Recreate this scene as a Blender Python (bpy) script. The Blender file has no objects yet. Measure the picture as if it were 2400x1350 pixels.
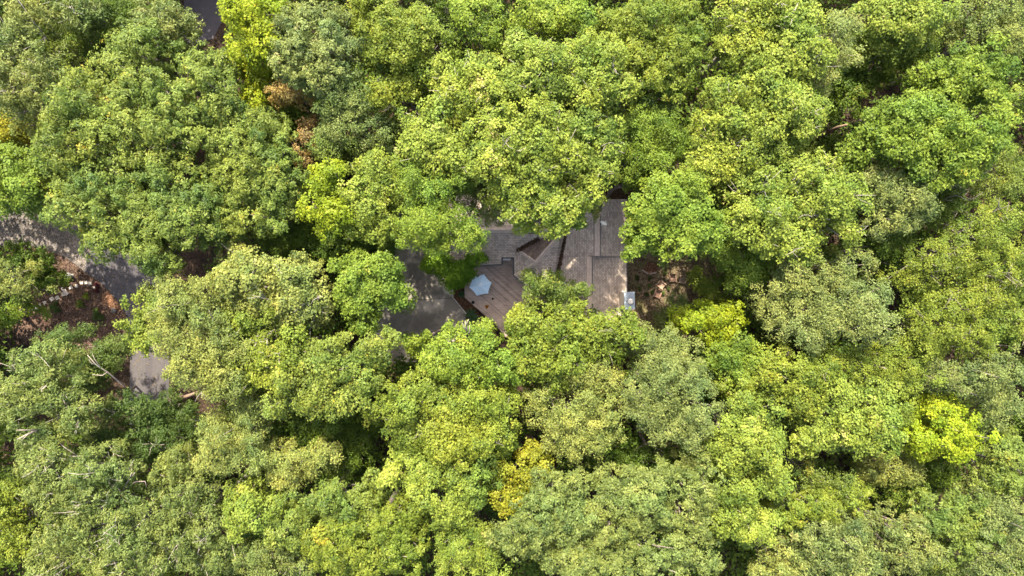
import bpy, bmesh, math, random
import numpy as np
from mathutils import Vector

# ------------------------------------------------------------------ scene, camera, world, sun
S = bpy.context.scene
COL = S.collection
H = 84.0                      # camera height above the ground
FPX = 1600.0                  # focal length in pixels of the 2400 px wide photograph (24 mm on 36 mm)
cam_d = bpy.data.cameras.new("camera")
cam = bpy.data.objects.new("camera", cam_d)
COL.objects.link(cam)
cam.location = (0, 0, H)
cam.rotation_euler = (0, 0, 0)
cam_d.sensor_width = 36.0
cam_d.lens = 24.0
cam_d.clip_start = 0.5
cam_d.clip_end = 2000
S.camera = cam

SUN_EL = math.radians(54)
SUN_AZ = math.radians(-13)    # measured from +Y (top of the photograph), negative = towards its left
to_sun = Vector((math.sin(SUN_AZ) * math.cos(SUN_EL), math.cos(SUN_AZ) * math.cos(SUN_EL), math.sin(SUN_EL)))
W = bpy.data.worlds.new("World")
S.world = W
W.use_nodes = True
nt = W.node_tree
sky = nt.nodes.new("ShaderNodeTexSky")
sky.sky_type = 'NISHITA'
sky.sun_disc = False
sky.sun_elevation = SUN_EL
sky.sun_rotation = SUN_AZ
sky.dust_density = 4.0
sky.ozone_density = 0.6
nt.links.new(sky.outputs[0], nt.nodes["Background"].inputs[0])
nt.nodes["Background"].inputs[1].default_value = 0.15
sd = bpy.data.lights.new("sun", 'SUN')
sd.energy = 3.4
sd.angle = math.radians(0.6)
sd.color = (1.0, 0.93, 0.80)
so = bpy.data.objects.new("sun", sd)
COL.objects.link(so)
so.location = (0, 0, 120)
so.rotation_euler = to_sun.to_track_quat('Z', 'Y').to_euler()
S.view_settings.view_transform = 'Standard'
S.view_settings.look = 'None'
S.view_settings.gamma = 1
S.view_settings.use_curve_mapping = False
S.view_settings.exposure = 2.62
S.cycles.max_bounces = 7
S.cycles.diffuse_bounces = 4
S.cycles.transmission_bounces = 5
S.cycles.transparent_max_bounces = 4
S.cycles.caustics_reflective = False
S.cycles.caustics_refractive = False

# ------------------------------------------------------------------ helpers
def P(px, py, z=0.0):
    """the world point at height z that the photograph shows at pixel (px, py)"""
    k = (H - z) / FPX
    return Vector(((px - 1200) * k, -(py - 675) * k, z))

def tag(o, label=None, cat=None, group=None, kind=None):
    if label: o["label"] = label
    if cat: o["category"] = cat
    if group: o["group"] = group
    if kind: o["kind"] = kind
    return o

def empty(name, loc, label=None, cat=None, group=None, rz=0.0, kind=None):
    o = bpy.data.objects.new(name, None)
    COL.objects.link(o)
    o.location = loc
    o.rotation_euler = (0, 0, rz)
    o.empty_display_size = 0.3
    return tag(o, label, cat, group, kind)

def link(name, me, mat=None, parent=None, loc=None):
    o = bpy.data.objects.new(name, me)
    COL.objects.link(o)
    if mat is not None and not me.materials:
        me.materials.append(mat)
    if parent is not None:
        o.parent = parent
    if loc is not None:
        o.location = loc
    return o

class MB:
    """collects simple shapes into one mesh"""
    def __init__(self):
        self.v = []; self.f = []
    def add(self, vs, fs):
        n = len(self.v)
        self.v += [tuple(v) for v in vs]
        self.f += [tuple(i + n for i in f) for f in fs]
    def box(self, c, s, rz=0.0, rx=0.0, ry=0.0):
        from mathutils import Euler
        e = Euler((rx, ry, rz)).to_matrix()
        c = Vector(c)
        vs = [c + e @ Vector((sx * s[0] / 2, sy * s[1] / 2, sz * s[2] / 2))
              for sz in (-1, 1) for sy in (-1, 1) for sx in (-1, 1)]
        self.add(vs, [(0, 2, 3, 1), (4, 5, 7, 6), (0, 1, 5, 4), (2, 6, 7, 3), (0, 4, 6, 2), (1, 3, 7, 5)])
    def prism(self, poly, z0, z1):
        n = len(poly)
        a = sum(poly[i][0] * poly[(i + 1) % n][1] - poly[(i + 1) % n][0] * poly[i][1] for i in range(n))
        if a < 0: poly = poly[::-1]
        vs = [(p[0], p[1], z0) for p in poly] + [(p[0], p[1], z1) for p in poly]
        self.add(vs, [tuple(range(n - 1, -1, -1)), tuple(range(n, 2 * n))] +
                 [(i, (i + 1) % n, n + (i + 1) % n, n + i) for i in range(n)])
    def tube(self, pts, rad, n=6, cap=True):
        pts = [Vector(p) for p in pts]
        vs = []; fs = []
        for i, p in enumerate(pts):
            d = (pts[min(i + 1, len(pts) - 1)] - pts[max(i - 1, 0)])
            d = d.normalized() if d.length > 1e-6 else Vector((0, 0, 1))
            a = d.cross(Vector((0, 0, 1)) if abs(d.z) < 0.9 else Vector((1, 0, 0))).normalized()
            b = d.cross(a)
            r = rad[i] if isinstance(rad, (list, tuple)) else rad
            for k in range(n):
                t = 2 * math.pi * k / n
                vs.append(p + (a * math.cos(t) + b * math.sin(t)) * r)
        for i in range(len(pts) - 1):
            for k in range(n):
                fs.append((i * n + k, i * n + (k + 1) % n, (i + 1) * n + (k + 1) % n, (i + 1) * n + k))
        if cap:
            fs.append(tuple(range(n - 1, -1, -1)))
            fs.append(tuple((len(pts) - 1) * n + k for k in range(n)))
        self.add(vs, fs)
    def lathe(self, prof, n=20, c=(0, 0, 0)):
        vs = []; fs = []
        for r, z in prof:
            for k in range(n):
                t = 2 * math.pi * k / n
                vs.append((c[0] + r * math.cos(t), c[1] + r * math.sin(t), c[2] + z))
        for i in range(len(prof) - 1):
            for k in range(n):
                fs.append((i * n + k, i * n + (k + 1) % n, (i + 1) * n + (k + 1) % n, (i + 1) * n + k))
        fs.append(tuple(range(n - 1, -1, -1)))
        fs.append(tuple((len(prof) - 1) * n + k for k in range(n)))
        self.add(vs, fs)
    def mesh(self, name, smooth=False):
        me = bpy.data.meshes.new(name)
        me.from_pydata(self.v, [], self.f)
        bm = bmesh.new(); bm.from_mesh(me)
        bmesh.ops.recalc_face_normals(bm, faces=bm.faces)
        bm.to_mesh(me); bm.free()
        if smooth:
            me.polygons.foreach_set("use_smooth", [True] * len(me.polygons))
        return me
    def obj(self, name, mat, parent=None, smooth=False, loc=None):
        return link(name, self.mesh(name, smooth), mat, parent, loc)

# ------------------------------------------------------------------ materials
def new_mat(name):
    m = bpy.data.materials.new(name)
    m.use_nodes = True
    t = m.node_tree
    t.nodes.clear()
    out = t.nodes.new("ShaderNodeOutputMaterial")
    return m, t, out

def N(t, typ, **kw):
    n = t.nodes.new(typ)
    for k, v in kw.items():
        setattr(n, k, v)
    return n

def ramp(t, fac, stops):
    r = N(t, "ShaderNodeValToRGB")
    el = r.color_ramp.elements
    el[0].position, el[0].color = stops[0][0], (*stops[0][1], 1)
    el[1].position, el[1].color = stops[-1][0], (*stops[-1][1], 1)
    for p, c in stops[1:-1]:
        e = el.new(p); e.color = (*c, 1)
    t.links.new(fac, r.inputs[0])
    return r.outputs[0]

def mixc(t, fac, a, b, mode='MIX'):
    m = N(t, "ShaderNodeMix", data_type='RGBA', blend_type=mode)
    for s, v in ((m.inputs[0], fac), (m.inputs[6], a), (m.inputs[7], b)):
        if hasattr(v, "is_linked") or hasattr(v, "links"):
            t.links.new(v, s)
        elif isinstance(v, (int, float)):
            s.default_value = v
        else:
            s.default_value = (*v, 1)
    return m.outputs[2]

def noise(t, scale, detail=4, rough=0.55, coord='Object', vec=None, dist=0.0):
    n = N(t, "ShaderNodeTexNoise")
    n.inputs["Scale"].default_value = scale
    n.inputs["Detail"].default_value = detail
    n.inputs["Roughness"].default_value = rough
    n.inputs["Distortion"].default_value = dist
    if vec is None:
        vec = N(t, "ShaderNodeTexCoord").outputs[coord]
    t.links.new(vec, n.inputs["Vector"])
    return n.outputs["Fac"]

def N_map(t, val, lo, hi):
    m = N(t, "ShaderNodeMapRange")
    t.links.new(val, m.inputs[0])
    m.inputs[1].default_value = lo; m.inputs[2].default_value = hi
    return m.outputs[0]

def simple(name, col, rough=0.7, var=0.25, scale=6.0, bump=0.15, metal=0.0, rnd=0.0, spec=0.4):
    """one surface colour with grain, blotches and a little relief"""
    m, t, out = new_mat(name)
    b = N(t, "ShaderNodeBsdfPrincipled")
    n1 = noise(t, scale, 6, 0.65)
    n2 = noise(t, scale * 0.22, 3)
    lo = tuple(c * (1 - var) for c in col); hi = tuple(min(1, c * (1 + var)) for c in col)
    c1 = ramp(t, n1, [(0.3, lo), (0.7, hi)])
    c2 = ramp(t, n2, [(0.35, (1 - var * .6,) * 3), (0.65, (1 + var * .3,) * 3)])
    c = mixc(t, 1.0, c1, c2, 'MULTIPLY')
    if rnd:
        oi = N(t, "ShaderNodeObjectInfo")
        r = ramp(t, oi.outputs["Random"], [(0, (1 - rnd, 1 - rnd, 1 - rnd * 1.05)), (1, (1 + rnd, 1 + rnd * .95, 1 + rnd * .9))])
        c = mixc(t, 1.0, c, r, 'MULTIPLY')
    t.links.new(c, b.inputs["Base Color"])
    b.inputs["Roughness"].default_value = rough
    b.inputs["Metallic"].default_value = metal
    b.inputs["Specular IOR Level"].default_value = spec
    bp = N(t, "ShaderNodeBump")
    bp.inputs["Strength"].default_value = bump
    bp.inputs["Distance"].default_value = 0.02
    t.links.new(n1, bp.inputs["Height"])
    t.links.new(bp.outputs[0], b.inputs["Normal"])
    t.links.new(b.outputs[0], out.inputs[0])
    return m

def leaf_mat(name, base, accent=None, acc_at=0.9, trans=0.33, gloss=0.55):
    """leaf: each leaf has its own 'tint' (0..1) from deep to pale, a few in the accent colour"""
    base = (base[0] * .545, base[1] * .58, base[2] * .46)
    if accent: accent = tuple(c * .56 for c in accent)
    m, t, out = new_mat(name)
    at = N(t, "ShaderNodeAttribute", attribute_name="tint")
    deep = (base[0] * 0.44, base[1] * 0.56, base[2] * 0.7)
    pale = (base[0] * 1.6 + .004, base[1] * 1.5 + .004, base[2] * 1.7 + .002)
    stops = [(0.0, deep), (0.5, base), (0.86, pale)]
    stops.append((1.0, pale if accent is None else accent))
    if accent is not None:
        stops[2] = (min(acc_at, 0.97), pale)
    c = ramp(t, at.outputs["Fac"], stops)
    oi = N(t, "ShaderNodeObjectInfo")
    v = ramp(t, oi.outputs["Random"], [(0, (0.90, 0.93, 0.96)), (0.5, (1, 1, 1)), (1, (1.10, 1.05, 0.98))])
    c = mixc(t, 1.0, c, v, 'MULTIPLY')
    nz = noise(t, .22, 3, .6)            # boughs of one crown turn at different times
    c = mixc(t, 1.0, c, ramp(t, nz, [(.32, (.84, .97, 1.05)), (.5, (1, 1, 1)), (.68, (1.13, 1.05, .90))]), 'MULTIPLY')
    b = N(t, "ShaderNodeBsdfPrincipled")
    t.links.new(c, b.inputs["Base Color"])
    b.inputs["Roughness"].default_value = gloss
    b.inputs["Specular IOR Level"].default_value = 0.12
    tr = N(t, "ShaderNodeBsdfTranslucent")
    tc = mixc(t, 1.0, c, (1.35, 1.3, 0.55), 'MULTIPLY')
    t.links.new(tc, tr.inputs[0])
    mx = N(t, "ShaderNodeMixShader")
    mx.inputs[0].default_value = trans
    t.links.new(b.outputs[0], mx.inputs[1])
    t.links.new(tr.outputs[0], mx.inputs[2])
    t.links.new(mx.outputs[0], out.inputs[0])
    return m

LEAF = {
    'L': leaf_mat("lime_leaves", (0.205, 0.243, 0.038), (0.36, 0.32, 0.10), .93),
    'Z': leaf_mat("yellow_lime_leaves", (0.225, 0.262, 0.014), (0.36, 0.31, 0.02), .93),
    'B': leaf_mat("fresh_green_leaves", (0.163, 0.214, 0.027), (0.28, 0.27, 0.03), .93),
    'G': leaf_mat("mid_green_leaves", (0.156, 0.190, 0.036), (0.30, 0.26, 0.03), .93),
    'S': leaf_mat("sage_leaves", (0.182, 0.204, 0.062), (0.32, 0.29, 0.10), .93),
    'P': leaf_mat("grey_green_leaves", (0.154, 0.182, 0.050), (0.28, 0.27, 0.08), .93),
    'O': leaf_mat("olive_gold_leaves", (0.238, 0.245, 0.062), (0.34, 0.28, 0.06), .92),
    'X': leaf_mat("olive_lime_leaves", (0.168, 0.198, 0.026), (0.30, 0.27, 0.03), .91),
    'Y': leaf_mat("yellow_leaves", (0.262, 0.305, 0.016), (0.42, 0.38, 0.03), .93),
    'A': leaf_mat("amber_leaves", (0.240, 0.228, 0.020), (0.44, 0.30, 0.02), .82),
    'T': leaf_mat("tan_leaves", (0.330, 0.215, 0.070), (0.22, 0.20, 0.05), .82),
    'R': leaf_mat("rust_leaves", (0.260, 0.160, 0.060), (0.16, 0.17, 0.04), .75),
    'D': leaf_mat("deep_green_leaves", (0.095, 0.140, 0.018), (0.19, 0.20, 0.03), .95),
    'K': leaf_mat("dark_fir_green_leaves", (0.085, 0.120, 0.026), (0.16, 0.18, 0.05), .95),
    'J': leaf_mat("vivid_green_leaves", (0.160, 0.270, 0.022)),
    'W': leaf_mat("wine_red_leaves", (0.090, 0.012, 0.020)),
}
BARK = simple("grey_bark", (0.13, 0.105, 0.085), .9, .35, 9, .6, rnd=.25)
BARK_PALE = simple("pale_bark", (0.20, 0.17, 0.135), .9, .25, 9, .4, rnd=.15)
DEADWOOD = simple("silvery_deadwood", (.17, .135, .105), .9, .25, 9, .4)
BARK_BROWN = simple("brown_bark", (0.15, 0.095, 0.062), .9, .35, 9, .6)

# ------------------------------------------------------------------ foliage
SPEC = {  # leaf length, width, leaves per spray, spread of a spray, droop, radius of a bough end, leaves per square metre, disorder, twig clumps
    'tulip': dict(l=.225, w=.195, k=6, sp=.20, droop=.15, lobe=1.0, den=232, jit=.46, clump=10),
    'oak':   dict(l=.31, w=.125, k=9, sp=.09, droop=.30, lobe=.98, den=195, jit=.28, clump=10),
    'fine':  dict(l=.22, w=.105, k=8, sp=.18, droop=.15, lobe=1.05, den=245, jit=.40, clump=11),
    'maple': dict(l=.22, w=.185, k=7, sp=.22, droop=.20, lobe=.98, den=218, jit=.32, clump=9),
    'willow':dict(l=.32, w=.10, k=8, sp=.13, droop=.50, lobe=.98, den=200, jit=.34, clump=10),
}

def leaves_mesh(name, centers, outs, sp, rng, base_tint, blade=4):
    """centers/outs: spray positions and outward directions -> one mesh of folded leaf blades"""
    k = sp['k']; n = len(centers) * k
    c = np.repeat(centers, k, axis=0); a = np.repeat(outs, k, axis=0)
    ti = np.repeat(base_tint, k)
    # frame round the spray axis
    ref = np.where(np.abs(a[:, 2:3]) > .9, np.array([[1., 0, 0]]), np.array([[0, 0, 1.]]))
    u = np.cross(a, ref); u /= np.linalg.norm(u, axis=1, keepdims=True) + 1e-9
    v = np.cross(a, u)
    ph = np.tile(np.arange(k) * (2 * np.pi / k), len(centers)) + np.repeat(rng.uniform(0, 6.28, len(centers)), k) + rng.normal(0, .25, n)
    rad = u * np.cos(ph)[:, None] + v * np.sin(ph)[:, None]
    el = -sp['droop'] + rng.normal(0, sp['jit'], n)
    d = rad * np.cos(el)[:, None] + a * np.sin(el)[:, None]
    d[:, 2] -= .12
    d /= np.linalg.norm(d, axis=1, keepdims=True)
    nn = a * np.cos(el)[:, None] - rad * np.sin(el)[:, None] + rng.normal(0, sp['jit'] * .55, (n, 3))
    w = np.cross(nn, d); w /= np.linalg.norm(w, axis=1, keepdims=True) + 1e-9
    nn = np.cross(d, w)
    base = c + rad * (rng.uniform(.05, 1, n) * sp['sp'])[:, None] + rng.normal(0, sp['sp'] * .35, (n, 3))
    s = rng.uniform(.72, 1.28, n)[:, None]
    L = sp['l'] * s; Wd = sp['w'] * s
    mid = base + d * L * .46
    if blade == 3:                     # slim three-point blade, for the crowns
        V = np.empty((n, 3, 3))
        side = np.where(rng.random(n) < .5, 1., -1.)[:, None]
        V[:, 0] = base - w * Wd * .12 * side
        V[:, 1] = base + d * L * .62 + w * Wd * .80 * side + nn * Wd * .12
        V[:, 2] = base + d * L - w * Wd * .20 * side - nn * L * .08
    else:
        V = np.empty((n, 4, 3))
        V[:, 0] = base
        V[:, 1] = mid + w * Wd * .5 + nn * Wd * .10
        V[:, 2] = base + d * L - nn * L * .10
        V[:, 3] = mid - w * Wd * .5 + nn * Wd * .10
    q = blade
    tint = np.clip(ti + rng.normal(0, .13, n), 0, 1)
    me = bpy.data.meshes.new(name)
    me.vertices.add(n * q); me.loops.add(n * q); me.polygons.add(n)
    me.vertices.foreach_set("co", V.astype(np.float32).ravel())
    me.loops.foreach_set("vertex_index", np.arange(n * q, dtype=np.int32))
    me.polygons.foreach_set("loop_start", np.arange(0, n * q, q, dtype=np.int32))
    me.update(calc_edges=True)
    at = me.attributes.new("tint", 'FLOAT', 'FACE')
    at.data.foreach_set("value", tint.astype(np.float32))
    return me

LEAFCOUNT = [0]
CLEAR = [[(880, 760), (960, 600), (1000, 600), (1130, 610), (1140, 555), (1110, 530), (1200, 520), (1250, 560), (1320, 560), (1340, 530),
          (1400, 480), (1430, 440), (1470, 445), (1470, 600), (1640, 610), (1600, 690), (1540, 730), (1490, 730), (1440, 710), (1390, 660),
          (1300, 630), (1220, 680), (1185, 760), (1100, 740), (1000, 760), (920, 790)],
         [(0, 520), (150, 500), (230, 590), (320, 640), (290, 720), (280, 770), (80, 740), (70, 700), (130, 660), (110, 600), (0, 570)],
         [(300, 840), (385, 850), (380, 930), (300, 920)], [(440, 0), (510, 10), (490, 70), (450, 90)]]
def inside(pts, x, y):
    c = False; j = len(pts) - 1
    for i in range(len(pts)):
        if (pts[i][1] > y) != (pts[j][1] > y) and x < (pts[j][0] - pts[i][0]) * (y - pts[i][1]) / (pts[j][1] - pts[i][1]) + pts[i][0]: c = not c
        j = i
    return c
def clear_dist(x, y):
    """distance in photograph pixels to the nearest clearing (0 inside one)"""
    d = 1e9
    for pl in CLEAR:
        if inside(pl, x, y): return 0.0
        for a, b in zip(pl, pl[1:] + pl[:1]):
            ex, ey = b[0] - a[0], b[1] - a[1]
            q = max(0, min(1, ((x - a[0]) * ex + (y - a[1]) * ey) / (ex * ex + ey * ey)))
            d = min(d, math.hypot(x - a[0] - q * ex, y - a[1] - q * ey))
    return d
def crown_points(blobs, T, sp, rng, depth):
    """blobs: (x, y, rx, ry) in metres.  Returns lobes (c, r) of the crown."""
    lobes = []
    X0 = sum(b[0] * b[2] * b[3] for b in blobs) / sum(b[2] * b[3] for b in blobs)
    Y0 = sum(b[1] * b[2] * b[3] for b in blobs) / sum(b[2] * b[3] for b in blobs)
    RR = max(math.hypot(b[0] - X0, b[1] - Y0) + (b[2] + b[3]) / 2 for b in blobs)
    for (bx, by, rx, ry) in blobs:
        rl0 = min(sp['lobe'], .55 * min(rx, ry))
        nl = max(4, int(1.5 * rx * ry / rl0 ** 2))
        p1, p2, p3 = rng.uniform(0, 6.28, 3)
        for i in range(nl):
            rho = math.sqrt((i + .5) / nl) * .97
            th = i * 2.39996 + rng.normal(0, .25) + p3
            rho = min(1, max(0, rho + rng.normal(0, .06))) * (rng.uniform(1.0, 1.16) if rng.random() < .2 else 1)
            f = 1 + .10 * math.sin(3 * th + p1) + .08 * math.sin(5 * th + p2)
            rl = rl0 * rng.uniform(.68, 1.30)
            ex, ey = max(.2, rx - rl * .8), max(.2, ry - rl * .8)
            x = bx + ex * rho * f * math.cos(th); y = by + ey * rho * f * math.sin(th)
            q = min(1, math.hypot(x - X0, y - Y0) / RR)
            zl = T - depth * .30 * (1 - math.sqrt(max(0, 1 - .8 * rho * rho))) * 1.3 - depth * .50 * q ** 2.6
            z = zl - rl * .8 + rng.normal(0, .85)
            lobes.append((x, y, z, rl))
            if rho > .62 and rng.random() < .75:          # lower boughs on the flanks
                lobes.append((bx + ex * rho * f * .93 * math.cos(th + .2), by + ey * rho * f * .93 * math.sin(th + .2),
                              z - rng.uniform(1.3, 3.2) * min(1, depth / 5), rl * .95))
    return np.array(lobes), (X0, Y0, RR)

def build_crown(name, lobes, sp, rng, key, parent, origin, dens=1.0):
    cs = []; os_ = []; ts = []
    for (x, y, z, r) in lobes:
        n = max(5, int(sp['den'] * dens * 1.32 * r * r / sp['k']))
        nc = max(3, int(sp.get('clump', 9) * min(1.6, r * r)))            # twig ends: the leaves gather round them
        mu = rng.uniform(-.15, 1, nc); ph = rng.uniform(0, 6.28, nc)
        st = np.sqrt(1 - mu * mu)
        cd = np.stack([st * np.cos(ph), st * np.sin(ph), mu], 1)
        cr = rng.uniform(.78, 1.22, nc); ct = rng.normal(0, .10, nc)
        pick = rng.integers(0, nc, n)
        d = cd[pick] + rng.normal(0, .23, (n, 3))
        d /= np.linalg.norm(d, axis=1, keepdims=True)
        rr = r * cr[pick] * (1 - .42 * rng.random(n) ** 2.4)
        p = np.array([x, y, z]) + d * rr[:, None] * np.array([1.05, 1.05, .85])
        o = d * .75 + np.array([0, 0, .75]) + rng.normal(0, .22, (n, 3))
        o /= np.linalg.norm(o, axis=1, keepdims=True)
        cs.append(p); os_.append(o)
        ts.append(np.full(n, .46 + rng.normal(0, .11)) + ct[pick] + rng.normal(0, .08, n))
    c = np.concatenate(cs) - np.array(origin); o = np.concatenate(os_); t = np.concatenate(ts)
    LEAFCOUNT[0] += len(c) * sp['k']
    me = leaves_mesh(name, c, o, sp, rng, t, 3)
    return link(name, me, LEAF[key], parent)

def tree(seed, T, spec, key, label, blobs, depth=5.0, name="broadleaf_tree", group="broadleaf trees of the forest canopy",
         cat="tree", bark=None, limbs=5, dens=1.0, twigs=0, base=None, lobe=None):
    """blobs in photograph pixels (px, py, rx, ry); T is the height of the top in metres"""
    rng = np.random.default_rng(seed)
    sp = dict(SPEC[spec])
    if lobe: sp['lobe'] = lobe
    zc = T - depth * .35
    k = (H - zc) / FPX
    bl = []
    for b in blobs:
        p = P(b[0], b[1], zc)
        rx, ry = b[2], (b[3] if len(b) > 3 else b[2])
        g = min(1.22, max(1.0, clear_dist(b[0], b[1]) / (.5 * (rx + ry)) * .95))
        bl.append((p.x, p.y, rx * g * k, ry * g * k))
    lobes, (X0, Y0, RR) = crown_points(bl, T, sp, rng, depth)
    if base is not None:
        q = P(base[0], base[1]); bx, by = q.x, q.y
    else:
        bx, by = X0 + rng.normal(0, .5), Y0 + rng.normal(0, .5)
    root = empty(name, (bx, by, 0), label, cat, group)
    bark = bark or BARK
    # trunk
    r0 = .010 * T + .035 * RR
    top = Vector((X0 - bx, Y0 - by, T - 1.6))
    pts = []; rad = []
    for i in range(8):
        f = i / 7
        w = math.sin(f * 3.1) * .35
        pts.append(Vector((top.x * f ** 1.3 + rng.normal(0, .08) * w * 3, top.y * f ** 1.3 + rng.normal(0, .08) * w * 3, -.15 + (top.z + .15) * f)))
        rad.append(r0 * (1.25 if i == 0 else 1) * (1 - .86 * f) + .012)
    m = MB(); m.tube(pts, rad, 8); m.obj("trunk", bark, root, True)
    # limbs, each forking to the lobes it carries
    idx = list(range(len(lobes)))
    ang = [math.atan2(lobes[i][1] - Y0, lobes[i][0] - X0) for i in idx]
    order = sorted(idx, key=lambda i: ang[i])
    nl = min(limbs, len(order))
    for g in range(nl):
        grp = order[g * len(order) // nl:(g + 1) * len(order) // nl]
        if not grp: continue
        cen = Vector((float(np.mean([lobes[i][0] for i in grp])) - bx, float(np.mean([lobes[i][1] for i in grp])) - by,
                      float(np.mean([lobes[i][2] for i in grp]))))
        f = rng.uniform(.5, .74)
        st = pts[int(f * 7)]
        en = cen + Vector((0, 0, .2))
        md = st.lerp(en, .5) + Vector((0, 0, -.5 + rng.normal(0, .25)))
        m = MB()
        rr = rad[int(f * 7)] * .62
        m.tube([st, st.lerp(md, .55) + Vector((rng.normal(0, .1), rng.normal(0, .1), 0)), md, en], [rr, rr * .8, rr * .6, rr * .3], 6)
        pick = list(grp); rng.shuffle(pick)
        for j, i in enumerate(pick[:4 + twigs]):
            l = Vector((lobes[i][0] - bx, lobes[i][1] - by, lobes[i][2] + lobes[i][3] * (.35 if j >= twigs else .85)))
            q = md.lerp(en, rng.uniform(.2, .9))
            mid = q.lerp(l, .55) + Vector((rng.normal(0, .18), rng.normal(0, .18), rng.normal(0, .15)))
            m.tube([q, mid, l], [rr * .38, rr * .25, .02], 5)
            if j < twigs:
                for _ in range(4):
                    e = l + Vector((rng.normal(0, .55), rng.normal(0, .55), rng.uniform(.05, .45)))
                    s0 = mid.lerp(l, rng.uniform(.3, .9))
                    m.tube([s0, s0.lerp(e, .5) + Vector((rng.normal(0, .08), rng.normal(0, .08), .05)), e], [.03, .022, .012], 4)
        m.obj("limb", bark, root, True)
    build_crown("crown", lobes, sp, rng, key, root, (bx, by, 0), dens)
    return root

# ================================================================== THE SETTING

def ground_mat(name, cols, scale=3.0, grass=0.0):
    m, t, out = new_mat(name)
    b = N(t, "ShaderNodeBsdfPrincipled")
    co = N(t, "ShaderNodeTexCoord").outputs["Object"]
    vo = N(t, "ShaderNodeTexVoronoi")
    vo.inputs["Scale"].default_value = 9.0
    t.links.new(co, vo.inputs["Vector"])
    sep = N(t, "ShaderNodeSeparateColor")
    t.links.new(vo.outputs["Color"], sep.inputs[0])
    c1 = ramp(t, sep.outputs[0], [(0, cols[0]), (.35, cols[1]), (.7, cols[2]), (1, cols[3])])
    n1 = noise(t, .35, 4, .6, vec=co)
    c2 = ramp(t, n1, [(.35, (.55, .55, .55)), (.65, (1.15, 1.1, 1.05))])
    c = mixc(t, 1.0, c1, c2, 'MULTIPLY')
    if grass:
        n2 = noise(t, .55, 5, .7, vec=co)
        g = ramp(t, n2, [(.5, (0, 0, 0)), (.62, (grass,) * 3)])
        c = mixc(t, g, c, (.085, .085, .028))
    t.links.new(c, b.inputs["Base Color"])
    b.inputs["Roughness"].default_value = .95
    b.inputs["Specular IOR Level"].default_value = .15
    bp = N(t, "ShaderNodeBump"); bp.inputs["Strength"].default_value = .7; bp.inputs["Distance"].default_value = .05
    t.links.new(vo.outputs["Distance"], bp.inputs["Height"])
    t.links.new(bp.outputs[0], b.inputs["Normal"])
    t.links.new(b.outputs[0], out.inputs[0])
    return m

FOREST = ground_mat("forest_floor", [(.012, .008, .006), (.022, .014, .009), (.034, .022, .014), (.06, .039, .023)], grass=.0)
MULCH = ground_mat("bark_mulch", [(.028, .017, .012), (.048, .029, .020), (.072, .044, .031), (.14, .095, .066)])
YARD = ground_mat("leafy_yard", [(.054, .040, .024), (.09, .067, .040), (.125, .094, .056), (.19, .145, .09)], grass=.65)
REDMULCH = ground_mat("orange_mulch", [(.06, .03, .016), (.095, .047, .025), (.125, .064, .035), (.18, .11, .065)])

def sheet(name, pts, z, mat, kind='structure', parent=None, sub=0):
    """flat sheet through photograph pixels at height z"""
    m = MB()
    poly = [P(x, y, z) for x, y in pts]
    m.add(poly, [tuple(range(len(poly)))])
    o = m.obj(name, mat, parent)
    if kind: o["kind"] = kind
    return o

# ground: one gently uneven sheet, far larger than the view
def make_ground():
    n = 120; ext = 420.0
    g = np.linspace(-1, 1, n)
    g = np.sign(g) * np.abs(g) ** 1.8 * ext
    X, Y = np.meshgrid(g, g)
    far = np.clip((np.hypot(X, Y) - 90) / 60, 0, 1)
    Z = far * (1.5 * np.sin(X * .03) + 1.2 * np.cos(Y * .037)) - far * 1.0
    V = np.stack([X, Y, Z], -1).reshape(-1, 3)
    F = [(i * n + j, i * n + j + 1, (i + 1) * n + j + 1, (i + 1) * n + j) for i in range(n - 1) for j in range(n - 1)]
    me = bpy.data.meshes.new("ground"); me.from_pydata([tuple(v) for v in V], [], F)
    o = link("ground", me, FOREST); o["kind"] = 'structure'
make_ground()

# --- garden bed (upper left clearing), gravel drive, asphalt road
def asphalt_mat():
    m, t, out = new_mat("worn_asphalt")
    b = N(t, "ShaderNodeBsdfPrincipled")
    co = N(t, "ShaderNodeTexCoord").outputs["Object"]
    n1 = noise(t, 14, 5, .7, vec=co); n2 = noise(t, .5, 3, vec=co); n3 = noise(t, 55, 2, vec=co)
    c = ramp(t, n1, [(.3, (.028, .024, .0245)), (.7, (.046, .040, .040))])
    c = mixc(t, 1.0, c, ramp(t, n2, [(.3, (.75, .76, .8)), (.7, (1.15, 1.1, 1.08))]), 'MULTIPLY')
    c = mixc(t, ramp(t, n3, [(.66, (0, 0, 0)), (.72, (.6, .6, .6))]), c, (.06, .05, .05))
    t.links.new(c, b.inputs["Base Color"]); b.inputs["Roughness"].default_value = .85
    bp = N(t, "ShaderNodeBump"); bp.inputs["Strength"].default_value = .3; bp.inputs["Distance"].default_value = .01
    t.links.new(n3, bp.inputs["Height"]); t.links.new(bp.outputs[0], b.inputs["Normal"])
    t.links.new(b.outputs[0], out.inputs[0])
    return m
ASPH = asphalt_mat()
TRACK = simple("paler_wheel_track", (.052, .045, .042), .9, .2, 10, .2)
GRAVEL = ground_mat("pale_gravel", [(.05, .041, .034), (.085, .073, .063), (.12, .106, .093), (.17, .153, .137)])

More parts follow.
